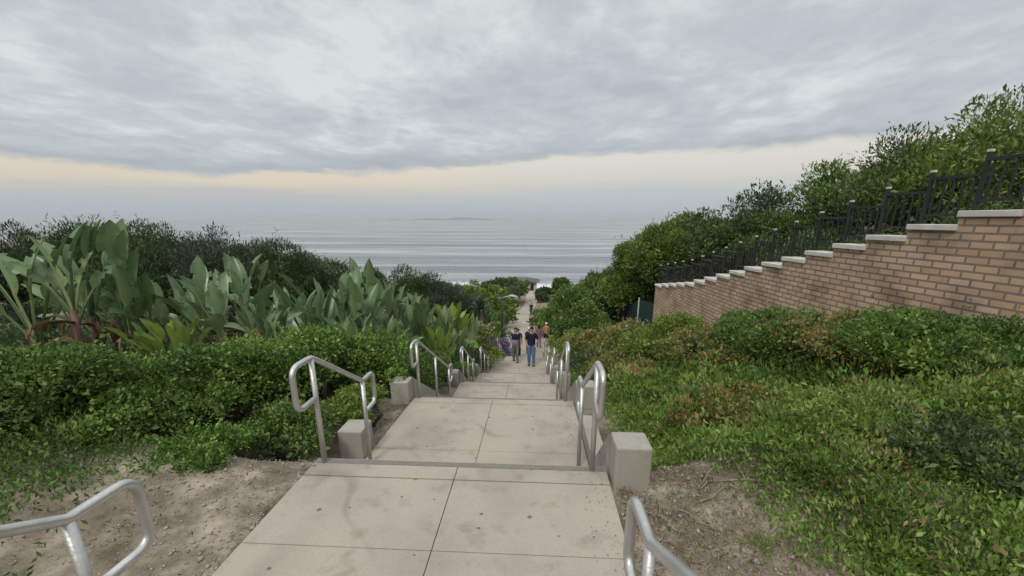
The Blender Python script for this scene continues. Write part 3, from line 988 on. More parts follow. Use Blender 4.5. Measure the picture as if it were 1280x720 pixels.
# ------------------------------------------------------------------ right bank shrubs
BR = [
    (850, 392, 7.2, 1.7, 22000, .045, 'lf_lime', 'bright green rounded shrub against the foot of the brick wall', {}),
    (828, 420, 7.9, 1.3, 14000, .045, 'lf_hedge', 'leafy green shrub in front of the bright rounded one below the wall', {}),
    (800, 404, 10.6, 1.9, 16000, .055, 'lf_red', 'red tinged shrub with pale blossom under the dark screen fence', dict(flowers=24, fsize=.05)),
    (768, 408, 11.8, 1.9, 15000, .055, 'lf_red', 'russet and green shrub with pale blossom, left of the other blossoming shrub', dict(flowers=26, fsize=.05)),
    (742, 414, 12.6, 1.7, 12000, .06, 'lf_red', 'brownish green shrub beside the olive yellow ones', dict(flowers=14, fsize=.055)),
    (783, 437, 8.2, 1.6, 15000, .045, 'lf_red', 'reddish succulent shrub in the middle of the right bank', dict(flowers=8, fsize=.04)),
    (748, 441, 9.4, 1.3, 12000, .045, 'lf_dark', 'dark green shrub beside the second right handrail', dict(flowers=4, fsize=.05)),
    (815, 458, 6.3, 1.2, 12000, .04, 'lf_red', 'low reddish green shrub above the bright ground cover', {}),
    (722, 411, 15.5, 1.7, 10000, .07, 'lf_lime', 'olive yellow mound beside the right handrails, the nearer of two', {}),
    (707, 411, 18.5, 1.3, 9000, .08, 'lf_lime', 'olive yellow mound behind the nearer one, close to the bather in orange', {}),
    (728, 428, 13.5, 1.4, 9000, .06, 'lf_olive', 'low olive shrub behind the farther right handrails', {}),
    (905, 420, 6.0, 1.8, 20000, .04, 'lf_red', 'reddish shrub right of the bright rounded one, below the wall', dict(flowers=10, fsize=.035)),
    (985, 400, 5.6, 1.8, 20000, .04, 'lf_mid', 'green shrub under the middle of the brick wall', {}),
    (1075, 405, 4.9, 1.7, 20000, .038, 'lf_red', 'russet blossoming shrub third from the right edge', dict(flowers=16, fsize=.03)),
    (1170, 400, 4.4, 1.7, 22000, .036, 'lf_hedge', 'bright leafy shrub second from the right edge', {}),
    (1275, 410, 3.9, 1.6, 22000, .034, 'lf_mid', 'green shrub at the right edge of the view', {}),
    (960, 500, 4.0, 1.2, 14000, .034, 'lf_red', 'low red tinged shrub above the dry soil on the right', {}),
    (1100, 530, 3.1, 1.2, 16000, .03, 'lf_lime', 'low lime green shrub near the bottom right', {}),
    (1230, 560, 2.6, 1.1, 16000, .027, 'lf_dark', 'dark low shrub at the bottom right corner', {}),
]
for px, py, Y, w, n, lf, mt, lab, kw in BR:
    loc, h = place(px, py, Y)
    r = np.random.default_rng(int(px * 5 + py))
    lobes = auto_lobes(r, h, w, None, 6, .0)
    bush(loc, lobes, n, lf, lf * .5, mt, lab, group='shrubs on the right bank', sub=16, subr=.4, upb=.6, **kw)


for px, py, Y, w, lab in [(905, 292, 10.6, 2.6, 'dark hedge bush behind the brick wall, lowest of four there'), (985, 280, 8.6, 2.6, 'dark hedge bush behind the brick wall, second lowest of four there'),
                          (1085, 262, 6.9, 2.6, 'dark hedge bush behind the brick wall, second highest of four there'), (1215, 235, 5.4, 2.8, 'dark hedge bush behind the brick wall, highest of four there')]:
    loc, h = place(px, py, Y)
    loc = (max(loc[0], 5.3 + .02 * (15 - Y) + w / 2), Y, float(ground(6, Y)))
    h = float(at(px, py, Y)[2]) - loc[2]
    r = np.random.default_rng(px)
    bush(loc, auto_lobes(r, h, w, None, 7, .0), 16000, .06, .032, 'lf_dark', lab, group='hedge bushes behind the brick wall', sub=18, subr=.4)

# ------------------------------------------------------------------ ground cover
def scatter(name, n, xf, yr, L, W, mat, hmin, hmax, dens=None, upb=1.4, seed=1, tb=.5, tv=.2, clump=1.5, kind='stuff', mask=None):
    r = np.random.default_rng(seed)
    Y = r.uniform(yr[0], yr[1], n)
    lo, hi = xf(Y)
    X = lo + (hi - lo) * r.random(n)
    dn = n2(X, Y, clump, seed) + .5 * r.normal(size=n)
    if mask is not None:
        k = mask(X, Y, dn); X, Y, dn = X[k], Y[k], dn[k]
    n = len(X)
    Z = ground(X, Y)
    hh = hmin + (hmax - hmin) * np.clip(.5 + .5 * n2(X, Y, 3.1, seed + 2), 0, 1)
    C = np.stack([X, Y, Z + hh * r.random(n) ** .6], 1)
    D = r.normal(size=(n, 3)) + np.array([0, 0, upb])
    Ls = L * r.uniform(.6, 1.3, n)
    V, Fq = leaf_arrays(C, D, r.normal(size=(n, 3)), Ls, Ls * W / L)
    t = np.clip(tb + .26 * n2(X, Y, 2.2, seed + 5) + .14 * n2(X, Y, 7.0, seed + 8) + tv * r.normal(size=n), 0, 1)
    o = mesh_np(name, V, Fq, M[mat], tint=t)
    tag(o, kind=kind)
    return o


edgeR = lambda Y: np.interp(Y, frY, frX)
edgeL = lambda Y: np.interp(Y, flY, flX)
o = scatter('ground_cover', 150000, lambda Y: (edgeR(Y) + .25, edgeR(Y) + 4.2), (2.9, 13), .055, .02, 'lf_ice', .0, .30, seed=3, tv=.16,
            mask=lambda X, Y, d: (X > .95 + np.clip(3.7 - Y, 0, 2) * .9 + .15 * d))
tag(o, 'bright green succulent ground cover on the right bank above the dry soil', None)
o = scatter('ground_cover', 90000, lambda Y: (edgeR(Y) + .3, edgeR(Y) + 6), (.6, 3.4), .045, .016, 'lf_ice', .0, .1, seed=13,
            mask=lambda X, Y, d: (X > 1.75 + .35 * d) | (d > 1.2))
tag(o, 'patchy green ground cover among dry soil at the lower right', None)
def mounds(n, xf, yr, mat, seed, label, rad=(.16, .42), per=420, leaf=.05, cond=None):
    r = np.random.default_rng(seed)
    VV, FF, TT = [], [], []
    b = 0
    for k in range(n):
        Y = r.uniform(*yr); lo, hi = xf(Y); X = lo + (hi - lo) * r.random()
        if cond is not None and not cond(X, Y): continue
        ra = r.uniform(*rad)
        g = float(ground(X, Y))
        C, O, T = crown_points(r, [(X, Y, g + ra * .15, ra, ra, ra * .75)], per, 7, .5)
        m_ = len(C)
        L_ = leaf * (.8 + .05 * Y) * np.exp(.35 * r.normal(size=m_)).clip(.5, 2)
        V, Fq = leaf_arrays(C, O + .6 * r.normal(size=(m_, 3)) + [0, 0, .9], O + .6 * r.normal(size=(m_, 3)), L_, L_ * .38)
        VV.append(V); FF.append(Fq + b); b += len(V)
        TT.append(np.clip(.5 + T + r.normal() * .2 + .13 * r.normal(size=m_), 0, 1))
    o = mesh_np('ground_cover', np.concatenate(VV), np.concatenate(FF), M[mat], tint=np.concatenate(TT))
    tag(o, label, None, kind='stuff')


mounds(230, lambda Y: (edgeR(Y) + .75, edgeR(Y) + 3.6), (3.3, 9.5), 'lf_ice', 41, 'mounded bright green succulents on the right bank')
mounds(90, lambda Y: (edgeR(Y) + .9, edgeR(Y) + 3.6), (3.6, 10.5), 'lf_red', 42, 'mounded succulents tinged russet on the right bank')
mounds(60, lambda Y: (edgeR(Y) + .9, edgeR(Y) + 4), (4.5, 11), 'lf_hedge', 43, 'leafy green clumps among the succulents of the right bank', rad=(.25, .5))
mounds(170, lambda Y: (edgeR(Y) + 1.3, edgeR(Y) + 5), (.9, 3.5), 'lf_ice', 44, 'mounded green succulents at the lower right', rad=(.12, .32), leaf=.036)
mounds(70, lambda Y: (edgeR(Y) + 1.5, edgeR(Y) + 5), (1.2, 4), 'lf_red', 45, 'russet succulent clumps at the lower right', rad=(.12, .34), leaf=.036)
mounds(150, lambda Y: (edgeL(Y) - 6.5, edgeL(Y) - 1.7), (.8, 4), 'lf_mid', 46, 'low leafy clumps spreading over the soil at the lower left', rad=(.12, .36), leaf=.034)
o = scatter('leaf_litter', 60000, lambda Y: (edgeR(Y) + .04, edgeR(Y) + 2.6), (.3, 4.2), .04, .006, 'litter', .0, .03, seed=5, upb=.3, tb=.62, tv=.3, clump=4.5,
            mask=lambda X, Y, d: d > -.1)
tag(o, 'dry leaf litter and straw on the soil right of the first landing', None)
o = scatter('leaf_litter', 18000, lambda Y: (edgeL(Y) - 3.2, edgeL(Y) - .04), (.3, 9), .035, .007, 'litter', .0, .02, seed=6, upb=.25, tb=.5, tv=.3, clump=3.5,
            mask=lambda X, Y, d: d > .15)
tag(o, 'dry leaf litter on the soil left of the stairs', None)
o = scatter('ground_cover', 90000, lambda Y: (edgeL(Y) - 6.5, edgeL(Y) - .9), (.3, 4.2), .045, .018, 'lf_mid', .0, .16, seed=17, tb=.5,
            mask=lambda X, Y, d: (X < -3.3 - .35 * d) | (d > 1.3))
tag(o, 'low green ground cover spreading over the soil at the lower left', None)
o = scatter('leaf_litter', 500, lambda Y: (edgeR(Y) - .22, edgeR(Y) - .01), (1.3, 5.7), .02, .008, 'litter', .036, .038, seed=27, upb=.05, tb=.5, tv=.3, mask=lambda X, Y, d: d > .2)
co_ = np.empty(len(o.data.vertices) * 3, dtype=np.float32); o.data.vertices.foreach_get('co', co_); co_ = co_.reshape(-1, 4, 3)
for q in co_:
    q[:, 2] += stair_z(float(q[0, 1])) + .004 - q[:, 2].min()
    q[:, 2] = stair_z(float(q[0, 1])) + .004 + np.clip(q[:, 2] - q[:, 2].min(), 0, .006)
o.data.vertices.foreach_set('co', co_.ravel()); o.data.update()
tag(o, 'few dry leaf bits along the right edge of the landings', None)
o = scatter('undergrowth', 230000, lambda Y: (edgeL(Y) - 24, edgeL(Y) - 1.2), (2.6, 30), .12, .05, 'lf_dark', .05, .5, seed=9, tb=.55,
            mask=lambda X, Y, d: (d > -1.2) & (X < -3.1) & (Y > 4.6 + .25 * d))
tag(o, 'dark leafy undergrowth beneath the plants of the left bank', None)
o = scatter('undergrowth', 110000, lambda Y: (edgeR(Y) + 2.2, edgeR(Y) + 12), (5, 34), .10, .04, 'lf_dark', .05, .4, seed=10, tb=.6)
tag(o, 'dark leafy undergrowth beneath the trees of the right slope', None)


def hill_scrub(sign, seed, label):
    r = np.random.default_rng(seed)
    VV, FF, TT = [], [], []
    b = 0
    for k in range(520):
        Y = 24 + 82 * r.random() ** 1.0
        e = float(edgeL(Y) if sign < 0 else edgeR(Y))
        X = e + sign * (1.2 + Y * .05 + (10 + Y * 1.35) * r.random() ** 1.3)
        rad = r.uniform(.6, 1.25) * (.6 + Y / 70)
        if abs(X - e) < rad + .4: continue
        # keep the winding path below in sight: nothing tall between the stairs and its lower bends
        aa = math.atan2(X, Y); wv = rad / Y
        lo_, hi_ = math.atan2(-1.75 - 22 * 0, 42) - .05, .03
        if aa + wv > lo_ and aa - wv < hi_: continue
        g = float(ground(X, Y))
        C, O, T = crown_points(r, [(X, Y, g + rad * .35, rad, rad, rad * .8)], 420, 8, .45)
        n = len(C)
        L_ = (.05 + Y * .004) * r.uniform(.6, 1.3, n)
        V, Fq = leaf_arrays(C, O + .7 * r.normal(size=(n, 3)) + [0, 0, .4], O + .5 * r.normal(size=(n, 3)), L_, L_ * .55)
        VV.append(V); FF.append(Fq + b); b += len(V)
        TT.append(np.clip(.45 + T + r.normal() * .2 + .15 * r.normal(size=n), 0, 1))
    o = mesh_np('hillside_scrub', np.concatenate(VV), np.concatenate(FF), M['lf_mid'], tint=np.concatenate(TT))
    tag(o, label, None, kind='stuff')


hill_scrub(-1, 21, 'coastal scrub covering the slope left of the far path')
hill_scrub(1, 22, 'coastal scrub covering the slope right of the far path')


def gravel(n, xf, yr, seed, label):
    r = np.random.default_rng(seed)
    Y = r.uniform(*yr, n); lo, hi = xf(Y); X = lo + (hi - lo) * r.random(n) ** 1.3
    S = r.uniform(.004, .013, n) * np.where(r.random(n) < .05, 2.2, 1)
    Z = ground(X, Y) + S * .3
    base = np.array([[1, 0, 0], [0, 1, 0], [-1, 0, 0], [0, -1, 0], [0, 0, .7], [0, 0, -.7]], float)
    J_ = base[None] * r.uniform(.6, 1.3, (n, 6, 1))
    V = (np.stack([X, Y, Z], 1)[:, None] + J_ * S[:, None, None]).reshape(-1, 3)
    f = np.array([[0, 1, 4], [1, 2, 4], [2, 3, 4], [3, 0, 4], [1, 0, 5], [2, 1, 5], [3, 2, 5], [0, 3, 5]])
    Fq = (np.arange(n)[:, None, None] * 6 + f[None]).reshape(-1, 3)
    o = mesh_np('gravel', V, Fq, M['stone'])
    tag(o, label, None, kind='stuff')


M['stone'] = noise_mat('stone', (.16, .14, .12), (.42, .37, .31), 30, rough=.9)
gravel(4200, lambda Y: (edgeR(Y) + .03, edgeR(Y) + 2.2), (.6, 4.0), 61, 'small stones and crumbs of earth on the soil right of the first landing')
gravel(4200, lambda Y: (edgeL(Y) - .03, edgeL(Y) - 2.6), (.4, 5.5), 62, 'small stones and crumbs of earth on the soil left of the stairs')


# dry twigs on the soil by the first landing
r = np.random.default_rng(31)
for k in range(22):
    x = r.uniform(.8, 2.0); y = r.uniform(1.7, 3.3)
    if k > 15: x = r.uniform(.75, 1.3); y = r.uniform(2.2, 3.0)
    a = r.uniform(0, 6.28); L_ = r.uniform(.15, .42)
    m = MB()
    pts = []
    for i in range(5):
        s = i / 4
        xx = x + math.cos(a) * L_ * s + r.normal() * .012; yy = y + math.sin(a) * L_ * s + r.normal() * .012
        pts.append((xx - x, yy - y, float(ground(xx, yy) - ground(x, y)) + .012 + .05 * s * r.random()))
    m.tube(pts, [.006, .0055, .005, .004, .002], 5)
    q = pts[2]; m.tube([q, (q[0] + r.normal() * .06, q[1] + r.normal() * .06, q[2] + .03)], [.004, .002], 5)
    o = m.build('twig', M['twig'])
    o.location = (x, y, float(ground(x, y)))
    tag(o, 'dry bare twig lying on the soil right of the first landing', 'twig', 'dry twigs on the soil')


# grass tufts next to the nearest right handrail
def tuft(x, y, n, L_, label, mat='lf_ice'):
    r = np.random.default_rng(int(x * 100 + y * 1000))
    root = bpy.data.objects
    C = np.stack([r.normal(size=n) * .04, r.normal(size=n) * .04, np.zeros(n)], 1)
    D = r.normal(size=(n, 3)) * .5 + [0, 0, 1]
    V, Fq = leaf_arrays(C, D, r.normal(size=(n, 3)), L_ * r.uniform(.5, 1.2, n), .008)
    o = mesh_np('grass_tuft', V, Fq, M[mat], tint=r.uniform(.3, .9, n))
    o.location = (x, y, float(ground(x, y)))
    tag(o, label, 'grass tuft', 'grass tufts by the nearest right handrail')


tuft(1.02, 1.62, 60, .16, 'green grass tuft right of the nearest right handrail\'s loop, the upper of the tufts')
tuft(1.18, 1.45, 70, .18, 'green grass tuft at the lower right, beyond the nearest right handrail')
tuft(1.38, 2.15, 50, .12, 'small pale grass tuft on dry soil below the first right block', 'lf_olive')


# ------------------------------------------------------------------ brick wall with railing
def brick_wall():
    xw = 4.6
    p0 = at(819.5, 357, 15.4)            # top of the low end
    pts_b = at(819.5, 395, 15.4)
    xw = float(p0[0])
    root = empty('brick_wall', (xw, 15.4, float(ground(xw, 15.4))), 'brick retaining wall with stepped pale coping climbing the right bank', 'wall')
    ox, oy, oz = root.location
    y = 15.4; z = float(p0[2])
    steps = []
    st = .62
    while y > -.5:
        steps.append((y, y - st, z))
        y -= st
        z += .105 if len(steps) < 5 else .16
    m = MB(); c = MB()
    for (ya, yb, zt) in steps:
        g = min(float(ground(xw, ya)), float(ground(xw, yb))) - 1.2
        m.box(0, .25, yb - oy + .001, ya - oy - .001, g - oz, zt - oz)
        cc = MB(); cc.box(-.04, .29, yb - oy - .02, ya - oy - .003, zt - oz + .002, zt - oz + .075)
        cc.build('coping', M['cap_white'], root, bevel=.008)
    m.build('wall_face', M['brick'], root)
    root.rotation_euler = (0, 0, R(4))
    # end return of the wall
    m = MB(); m.box(.252, 2.6, -.25, -.001, -1.2, steps[0][2] - oz); m.build('wall_return', M['brick'], root)
    # railing
    rr = empty('metal_railing', (xw + .125, 15.4, steps[0][2] + .08), 'dark metal picket railing stepped along the top of the brick wall', 'railing')
    ox, oy, oz = rr.location
    rr.rotation_euler = (0, 0, R(4))
    for i, (ya, yb, zt) in enumerate(steps):
        m = MB()
        zb = zt + .075 - oz; ht = .55
        m.box(-.02, .02, yb - oy, ya - oy - .02, zb + ht, zb + ht + .035)
        m.box(-.015, .015, yb - oy, ya - oy - .02, zb + .10, zb + .13)
        for q in range(5):
            yy = yb - oy + .06 + q * .115
            m.box(-.009, .009, yy - .009, yy + .009, zb + .12, zb + ht + .001)
        m.build('picket_panel', M['black_metal'], rr)
        m = MB(); m.box(-.018, .018, ya - oy - .042, ya - oy - .005, zb - .02, zb + ht + .10); m.build('post', M['black_metal'], rr)
        m = MB(); m.box(-.023, .023, ya - oy - .047, ya - oy + .0, zb + ht + .102, zb + ht + .13); m.build('post_cap', M['cap_white'], rr)


brick_wall()


# screen fence
def screen_fence():
    xw = 4.75
    y0 = 15.9; x0 = float(at(819.5, 357, 15.4)[0]) + .3
    root = empty('screen_fence', (x0, y0, float(ground(x0, y0))), 'fence with dark green windscreen cloth running downhill from the brick wall', 'fence')
    ox, oy, oz = root.location
    n = 9
    for i in range(n):
        ya = y0 + i * 2.1; yb = ya + 2.1
        xa = x0 - i * .16; xb = xa - .16
        za = float(ground(xa, ya)); zb = float(ground(xb, yb))
        m = MB()
        m.hexa([(xa - ox, ya - oy, za - oz), (xa + .02 - ox, ya - oy, za - oz), (xb + .02 - ox, yb - oy, zb - oz), (xb - ox, yb - oy, zb - oz),
                (xa - ox, ya - oy, za - oz + 1.75), (xa + .02 - ox, ya - oy, za - oz + 1.75), (xb + .02 - ox, yb - oy, zb - oz + 1.75), (xb - ox, yb - oy, zb - oz + 1.75)])
        m.build('screen_panel', M['screen'], root)
        m = MB(); m.tube([(xa - ox - .04, ya - oy, za - oz - .3), (xa - ox - .04, ya - oy, za - oz + 1.85)], .03, 8); m.build('post', M['lamp_grey'], root)


screen_fence()


# ------------------------------------------------------------------ beach building and poles
def beach_building():
    p = at(657, 355, 112)
    x, y = float(p[0]), 112.0
    g = -18.4
    root = empty('beach_building', (x, y, g), 'low beach building with a grey hipped roof beside the end of the path', 'building')
    h = 2.3
    m = MB(); m.box(-5.6, 3.0, 0, 5, -.5, h); m.build('wall', M['plaster'], root)
    for k, xx in enumerate((-4.6, -2.4, -.2)):
        q = MB(); q.box(xx, xx + 1.1, -.03, .03, .9, 1.9)
        f = q.build('window', M['cap_white'], root)
        q = MB(); q.box(xx + .08, xx + 1.02, -.045, -.032, .98, 1.82); q.build('pane', M['glass'], f)
    q = MB(); q.box(1.3, 2.2, -.04, .03, 0, 2.0); q.build('door', M['black_metal'], root)
    m = MB()
    m.add([(-6.4, -.8, h), (3.8, -.8, h), (3.8, 5.8, h), (-6.4, 5.8, h), (-3.4, 2.5, h + 1.0), (.8, 2.5, h + 1.0)],
          [(0, 1, 5, 4), (1, 2, 5), (2, 3, 4, 5), (3, 0, 4), (3, 2, 1, 0)])
    m.build('roof', M['roof'], root)


beach_building()
for px, py, Y, lab in [(682.5, 354, 108, 'thin pole on the beach left of the domed tree, the farther one'), (691.5, 353, 104, 'thin pole on the beach touching the left side of the domed tree'), (711, 349, 96, 'thin pale pole just right of the domed tree')]:
    loc, h = place(px, py, Y)
    root = empty('beach_pole', loc, lab, 'pole', 'thin poles near the beach')
    m = MB(); m.tube([(0, 0, -.3), (0, 0, h)], [.1, .07], 8); m.build('pole', M['lamp_grey'], root)
    m = MB(); m.tube([(-.25, 0, h), (0, 0, h + .12), (.25, 0, h)], .07, 6); m.build('lamp_head', M['lamp_grey'], root)


# ------------------------------------------------------------------ people
def cloth(name, c, v=.15, rough=.85):
    return noise_mat(name, [x * (1 - v) for x in c], [min(1, x * (1 + v)) for x in c], 14, rough=rough, bump=.3, bscale=20)


M['skin'] = noise_mat('skin', (.42, .25, .17), (.48, .29, .20), 6, rough=.6, bump=.02)
M['hair_dark'] = cloth('hair_dark', (.018, .014, .012))
M['hair_white'] = cloth('hair_white', (.6, .58, .54))
M['navy'] = cloth('navy_cloth', (.014, .018, .045))
M['jeans'] = cloth('jeans', (.10, .155, .26))
M['black_cloth'] = cloth('black_cloth', (.016, .016, .02))
M['grey_cloth'] = cloth('grey_cloth', (.14, .14, .14))
M['lavender'] = cloth('lavender_cloth', (.26, .22, .34))
M['orange'] = cloth('orange_cloth', (.44, .20, .13))
M['mauve'] = cloth('mauve_cloth', (.22, .13, .17))
M['cap_cloth'] = cloth('cap_cloth', (.68, .68, .66))
M['shoe'] = cloth('shoe', (.02, .018, .02))
M['pale_cloth'] = cloth('pale_cloth', (.45, .43, .42))


def skin_mesh(name, verts, edges, radii, mat, parent, root=0, sub=2):
    me = bpy.data.meshes.new(name)
    bm = bmesh.new()
    lay = bm.verts.layers.skin.verify()
    vs = []
    for i, v in enumerate(verts):
        b = bm.verts.new([float(c) for c in v])
        ra = radii[i]
        b[lay].radius = ra if hasattr(ra, '__len__') else (ra, ra)
        b[lay].use_root = (i == root)
        vs.append(b)
    for a, b in edges:
        bm.edges.new((vs[a], vs[b]))
    bm.to_mesh(me); bm.free()
    me.materials.append(mat)
    o = bpy.data.objects.new(name, me)
    link(o, parent)
    s = o.modifiers.new('skin', 'SKIN'); s.use_smooth_shade = True; s.use_x_symmetry = False
    u = o.modifiers.new('sub', 'SUBSURF'); u.levels = sub; u.render_levels = sub
    return o


def ellipsoid(mb, c, r, n=12, m=8, zmin=-1):
    V = []; Fs = []
    for i in range(m + 1):
        t = math.pi * i / m
        for k in range(n):
            a = 2 * math.pi * k / n
            V.append((c[0] + r[0] * math.sin(t) * math.cos(a), c[1] + r[1] * math.sin(t) * math.sin(a), c[2] + r[2] * max(zmin, math.cos(t))))
    for i in range(m):
        for k in range(n):
            a, b = i * n + k, i * n + (k + 1) % n
            Fs.append((a, a + n, b + n, b))
    mb.add(V, Fs, True)


def person(px, py, Y, H, face, label, top, bottom, hair, stride=.12, arms='down', shorts=False, skirt=False, cap=None, sleeves=.5, long_hair=False, vest=None, bag=None, yfix=None):
    """py: pixel row of the feet; face=1 walks towards the camera"""
    p = at(px, py, Y)
    g = (stair_z(Y) if Y < 22 else float(P(Y)) + .02)
    root = empty('person', (p[0], Y, g), label, 'person', None, 0 if face < 0 else math.pi)
    s = H / 1.75                         # local: faces +Y
    hip = .90 * s; sh = 1.43 * s; kn = .49 * s
    st = stride
    J = []
    E_ = []
    Rr = []

    def j(v, r, par=None):
        J.append((v[0], v[1], v[2])); Rr.append(r)
        if par is not None: E_.append((par, len(J) - 1))
        return len(J) - 1
    pel = j((0, 0, hip + .04 * s), (.15 * s, .10 * s))
    wa = j((0, .0, 1.10 * s), (.13 * s, .09 * s), pel)
    chn = j((0, .01, 1.30 * s), (.155 * s, .10 * s), wa)
    nb = j((0, 0, 1.45 * s), (.075 * s, .06 * s), chn)
    nk = j((0, .01, 1.53 * s), .05 * s, nb)
    hd = j((0, .02, 1.62 * s), (.072 * s, .088 * s), nk)
    ht = j((0, .015, 1.71 * s), (.06 * s, .075 * s), hd)
    idx = {}
    for sd in (-1, 1):
        shp = j((sd * .17 * s, 0, 1.42 * s), .058 * s, nb)
        if arms == 'down':
            el = (sd * (.235) * s, -.03 + sd * st * .25, 1.14 * s); wr = (sd * .25 * s, .05 + sd * st * .5, .90 * s); hdp = (sd * .245 * s, .08 + sd * st * .6, .81 * s)
        elif arms == 'back':
            el = (sd * .26 * s, -.08, 1.15 * s); wr = (sd * .18 * s, .02, .95 * s); hdp = (sd * .15 * s, .07, .9 * s)
        elif arms == 'up':
            el = (sd * .27 * s, .06, 1.16 * s); wr = (sd * .14 * s, .22, 1.28 * s); hdp = (sd * .07 * s, .25, 1.36 * s)
        e_ = j(el, .04 * s, shp); w_ = j(wr, .028 * s, e_); h_ = j(hdp, (.036 * s, .02 * s), w_)
        # fingers and thumb
        d = np.array(hdp) - np.array(wr); d = d / np.linalg.norm(d)
        for q in range(4):
            off = (q - 1.5) * .017 * s
            t1 = np.array(hdp) + d * .045 * s + np.array([0, off, 0])
            t2 = t1 + d * (.035 + .008 * (q in (1, 2))) * s + np.array([-sd * .012, 0, 0])
            f1 = j(t1, .0085 * s, h_); j(t2, .007 * s, f1)
        th = j(np.array(hdp) + np.array([-sd * .01, .04, 0]) * s + d * .01, .009 * s, h_)
        j(np.array(hdp) + np.array([-sd * .015, .055, 0]) * s + d * .035 * s, .0075 * s, th)
        hp = j((sd * .09 * s, 0, hip - .02 * s), .095 * s, pel)
        kk = j((sd * .095 * s, -sd * st * .45 * 1 + .03, kn), .058 * s, hp)
        an = j((sd * .10 * s, -sd * st - .02, .085 * s), .038 * s, kk)
        ft = j((sd * .11 * s, -sd * st + .13 * s, .035 * s), (.04 * s, .028 * s), an)
        idx[sd] = (shp, e_, w_, hp, kk, an, ft)
    skin_mesh('body', J, E_, Rr, M['skin'], root)
    # face details
    m = MB()
    for sd in (-1, 1):
        ellipsoid(m, (sd * .03 * s, .098 * s, 1.645 * s), (.012 * s, .008 * s, .008 * s), 8, 5)
    m.build('eyes', M['hair_dark'], root)
    m = MB(); ellipsoid(m, (0, .108 * s, 1.618 * s), (.013 * s, .02 * s, .025 * s), 8, 6); 
    for sd in (-1, 1): ellipsoid(m, (sd * .077 * s, .01 * s, 1.63 * s), (.012 * s, .02 * s, .03 * s), 8, 6)
    m.build('nose_and_ears', M['skin'], root)
    m = MB(); ellipsoid(m, (0, .1 * s, 1.58 * s), (.024 * s, .009 * s, .007 * s), 8, 5); m.build('mouth', M['mauve'], root)
    # top
    a, b_ = idx[-1], idx[1]
    sv = [(0, 0, hip - .06 * s), J[1], J[2], J[3]]; sr = [(.19 * s, .145 * s), (.175 * s, .13 * s), (.20 * s, .135 * s), (.09 * s, .08 * s)]
    se = [(0, 1), (1, 2), (2, 3)]
    for q in (a, b_):
        shp, el, wr = np.array(J[q[0]]), np.array(J[q[1]]), np.array(J[q[2]])
        k = len(sv); sv += [tuple(shp)]; sr += [.078 * s]; se.append((3, k))
        if sleeves > 0:
            e2 = shp + (el - shp) * min(1, sleeves * 1.6); sv.append(tuple(e2)); sr.append(.058 * s); se.append((k, k + 1))
            if sleeves > .8:
                sv.append(tuple(wr)); sr.append(.044 * s); se.append((k + 1, k + 2))
    skin_mesh('shirt', sv, se, sr, M[top], root)
    if vest:
        vv = [(0, 0, 1.12 * s), (0, .005, 1.28 * s), (0, .0, 1.42 * s), (0, 0, 1.475 * s)]
        skin_mesh('vest', vv, [(0, 1), (1, 2), (2, 3)], [(.215 * s, .17 * s), (.235 * s, .175 * s), (.235 * s, .14 * s), (.12 * s, .10 * s)], M[vest], root)
        for sd in (-1, 1):
            q = np.array(J[idx[sd][0]]); e2 = q + (np.array(J[idx[sd][1]]) - q) * .5
            skin_mesh('vest_shoulder', [(sd * .12 * s, 0, 1.40 * s), tuple(q), tuple(e2)], [(0, 1), (1, 2)], [.10 * s, .10 * s, .075 * s], M[vest], root)
    # bottom
    bv = [(0, 0, hip + .16 * s), J[0]]; br_ = [(.15 * s, .115 * s), (.17 * s, .13 * s)]; be = [(0, 1)]
    for q in (a, b_):
        hp, kk, an = [np.array(J[i]) for i in (q[3], q[4], q[5])]
        k = len(bv)
        bv += [tuple(hp)]; br_ += [.108 * s]; be.append((1, k))
        if shorts:
            bv.append(tuple(hp + (kk - hp) * .85)); br_.append(.09 * s); be.append((k, k + 1))
        else:
            bv += [tuple(kk), tuple(an + np.array([0, 0, -.02]))]; br_ += [.082 * s, .072 * s]; be += [(k, k + 1), (k + 1, k + 2)]
    skin_mesh('shorts' if shorts else 'trousers', bv, be, br_, M[bottom], root, root=1)
    for q in (a, b_):
        an, ft = np.array(J[q[5]]), np.array(J[q[6]])
        skin_mesh('shoe', [tuple(an + np.array([0, -.03, -.03])), tuple((an + ft) / 2 + np.array([0, 0, -.015])), tuple(ft + np.array([0, .02, 0]))], [(0, 1), (1, 2)], [(.06 * s, .065 * s), (.06 * s, .05 * s), (.055 * s, .04 * s)], M['shoe'], root)
    # hair
    m = MB(); ellipsoid(m, (0, -.012 * s, 1.675 * s), (.088 * s, .098 * s, .085 * s), 14, 9, -.35)
    if long_hair: ellipsoid(m, (0, -.06 * s, 1.56 * s), (.085 * s, .05 * s, .16 * s), 12, 8)
    m.build('hair', M[hair], root)
    if cap:
        m = MB(); ellipsoid(m, (0, .0, 1.70 * s), (.098 * s, .108 * s, .075 * s), 14, 8, -.2)
        ellipsoid(m, (0, .10 * s, 1.69 * s), (.075 * s, .09 * s, .01 * s), 12, 6)
        m.build('cap', M[cap], root)
    return root


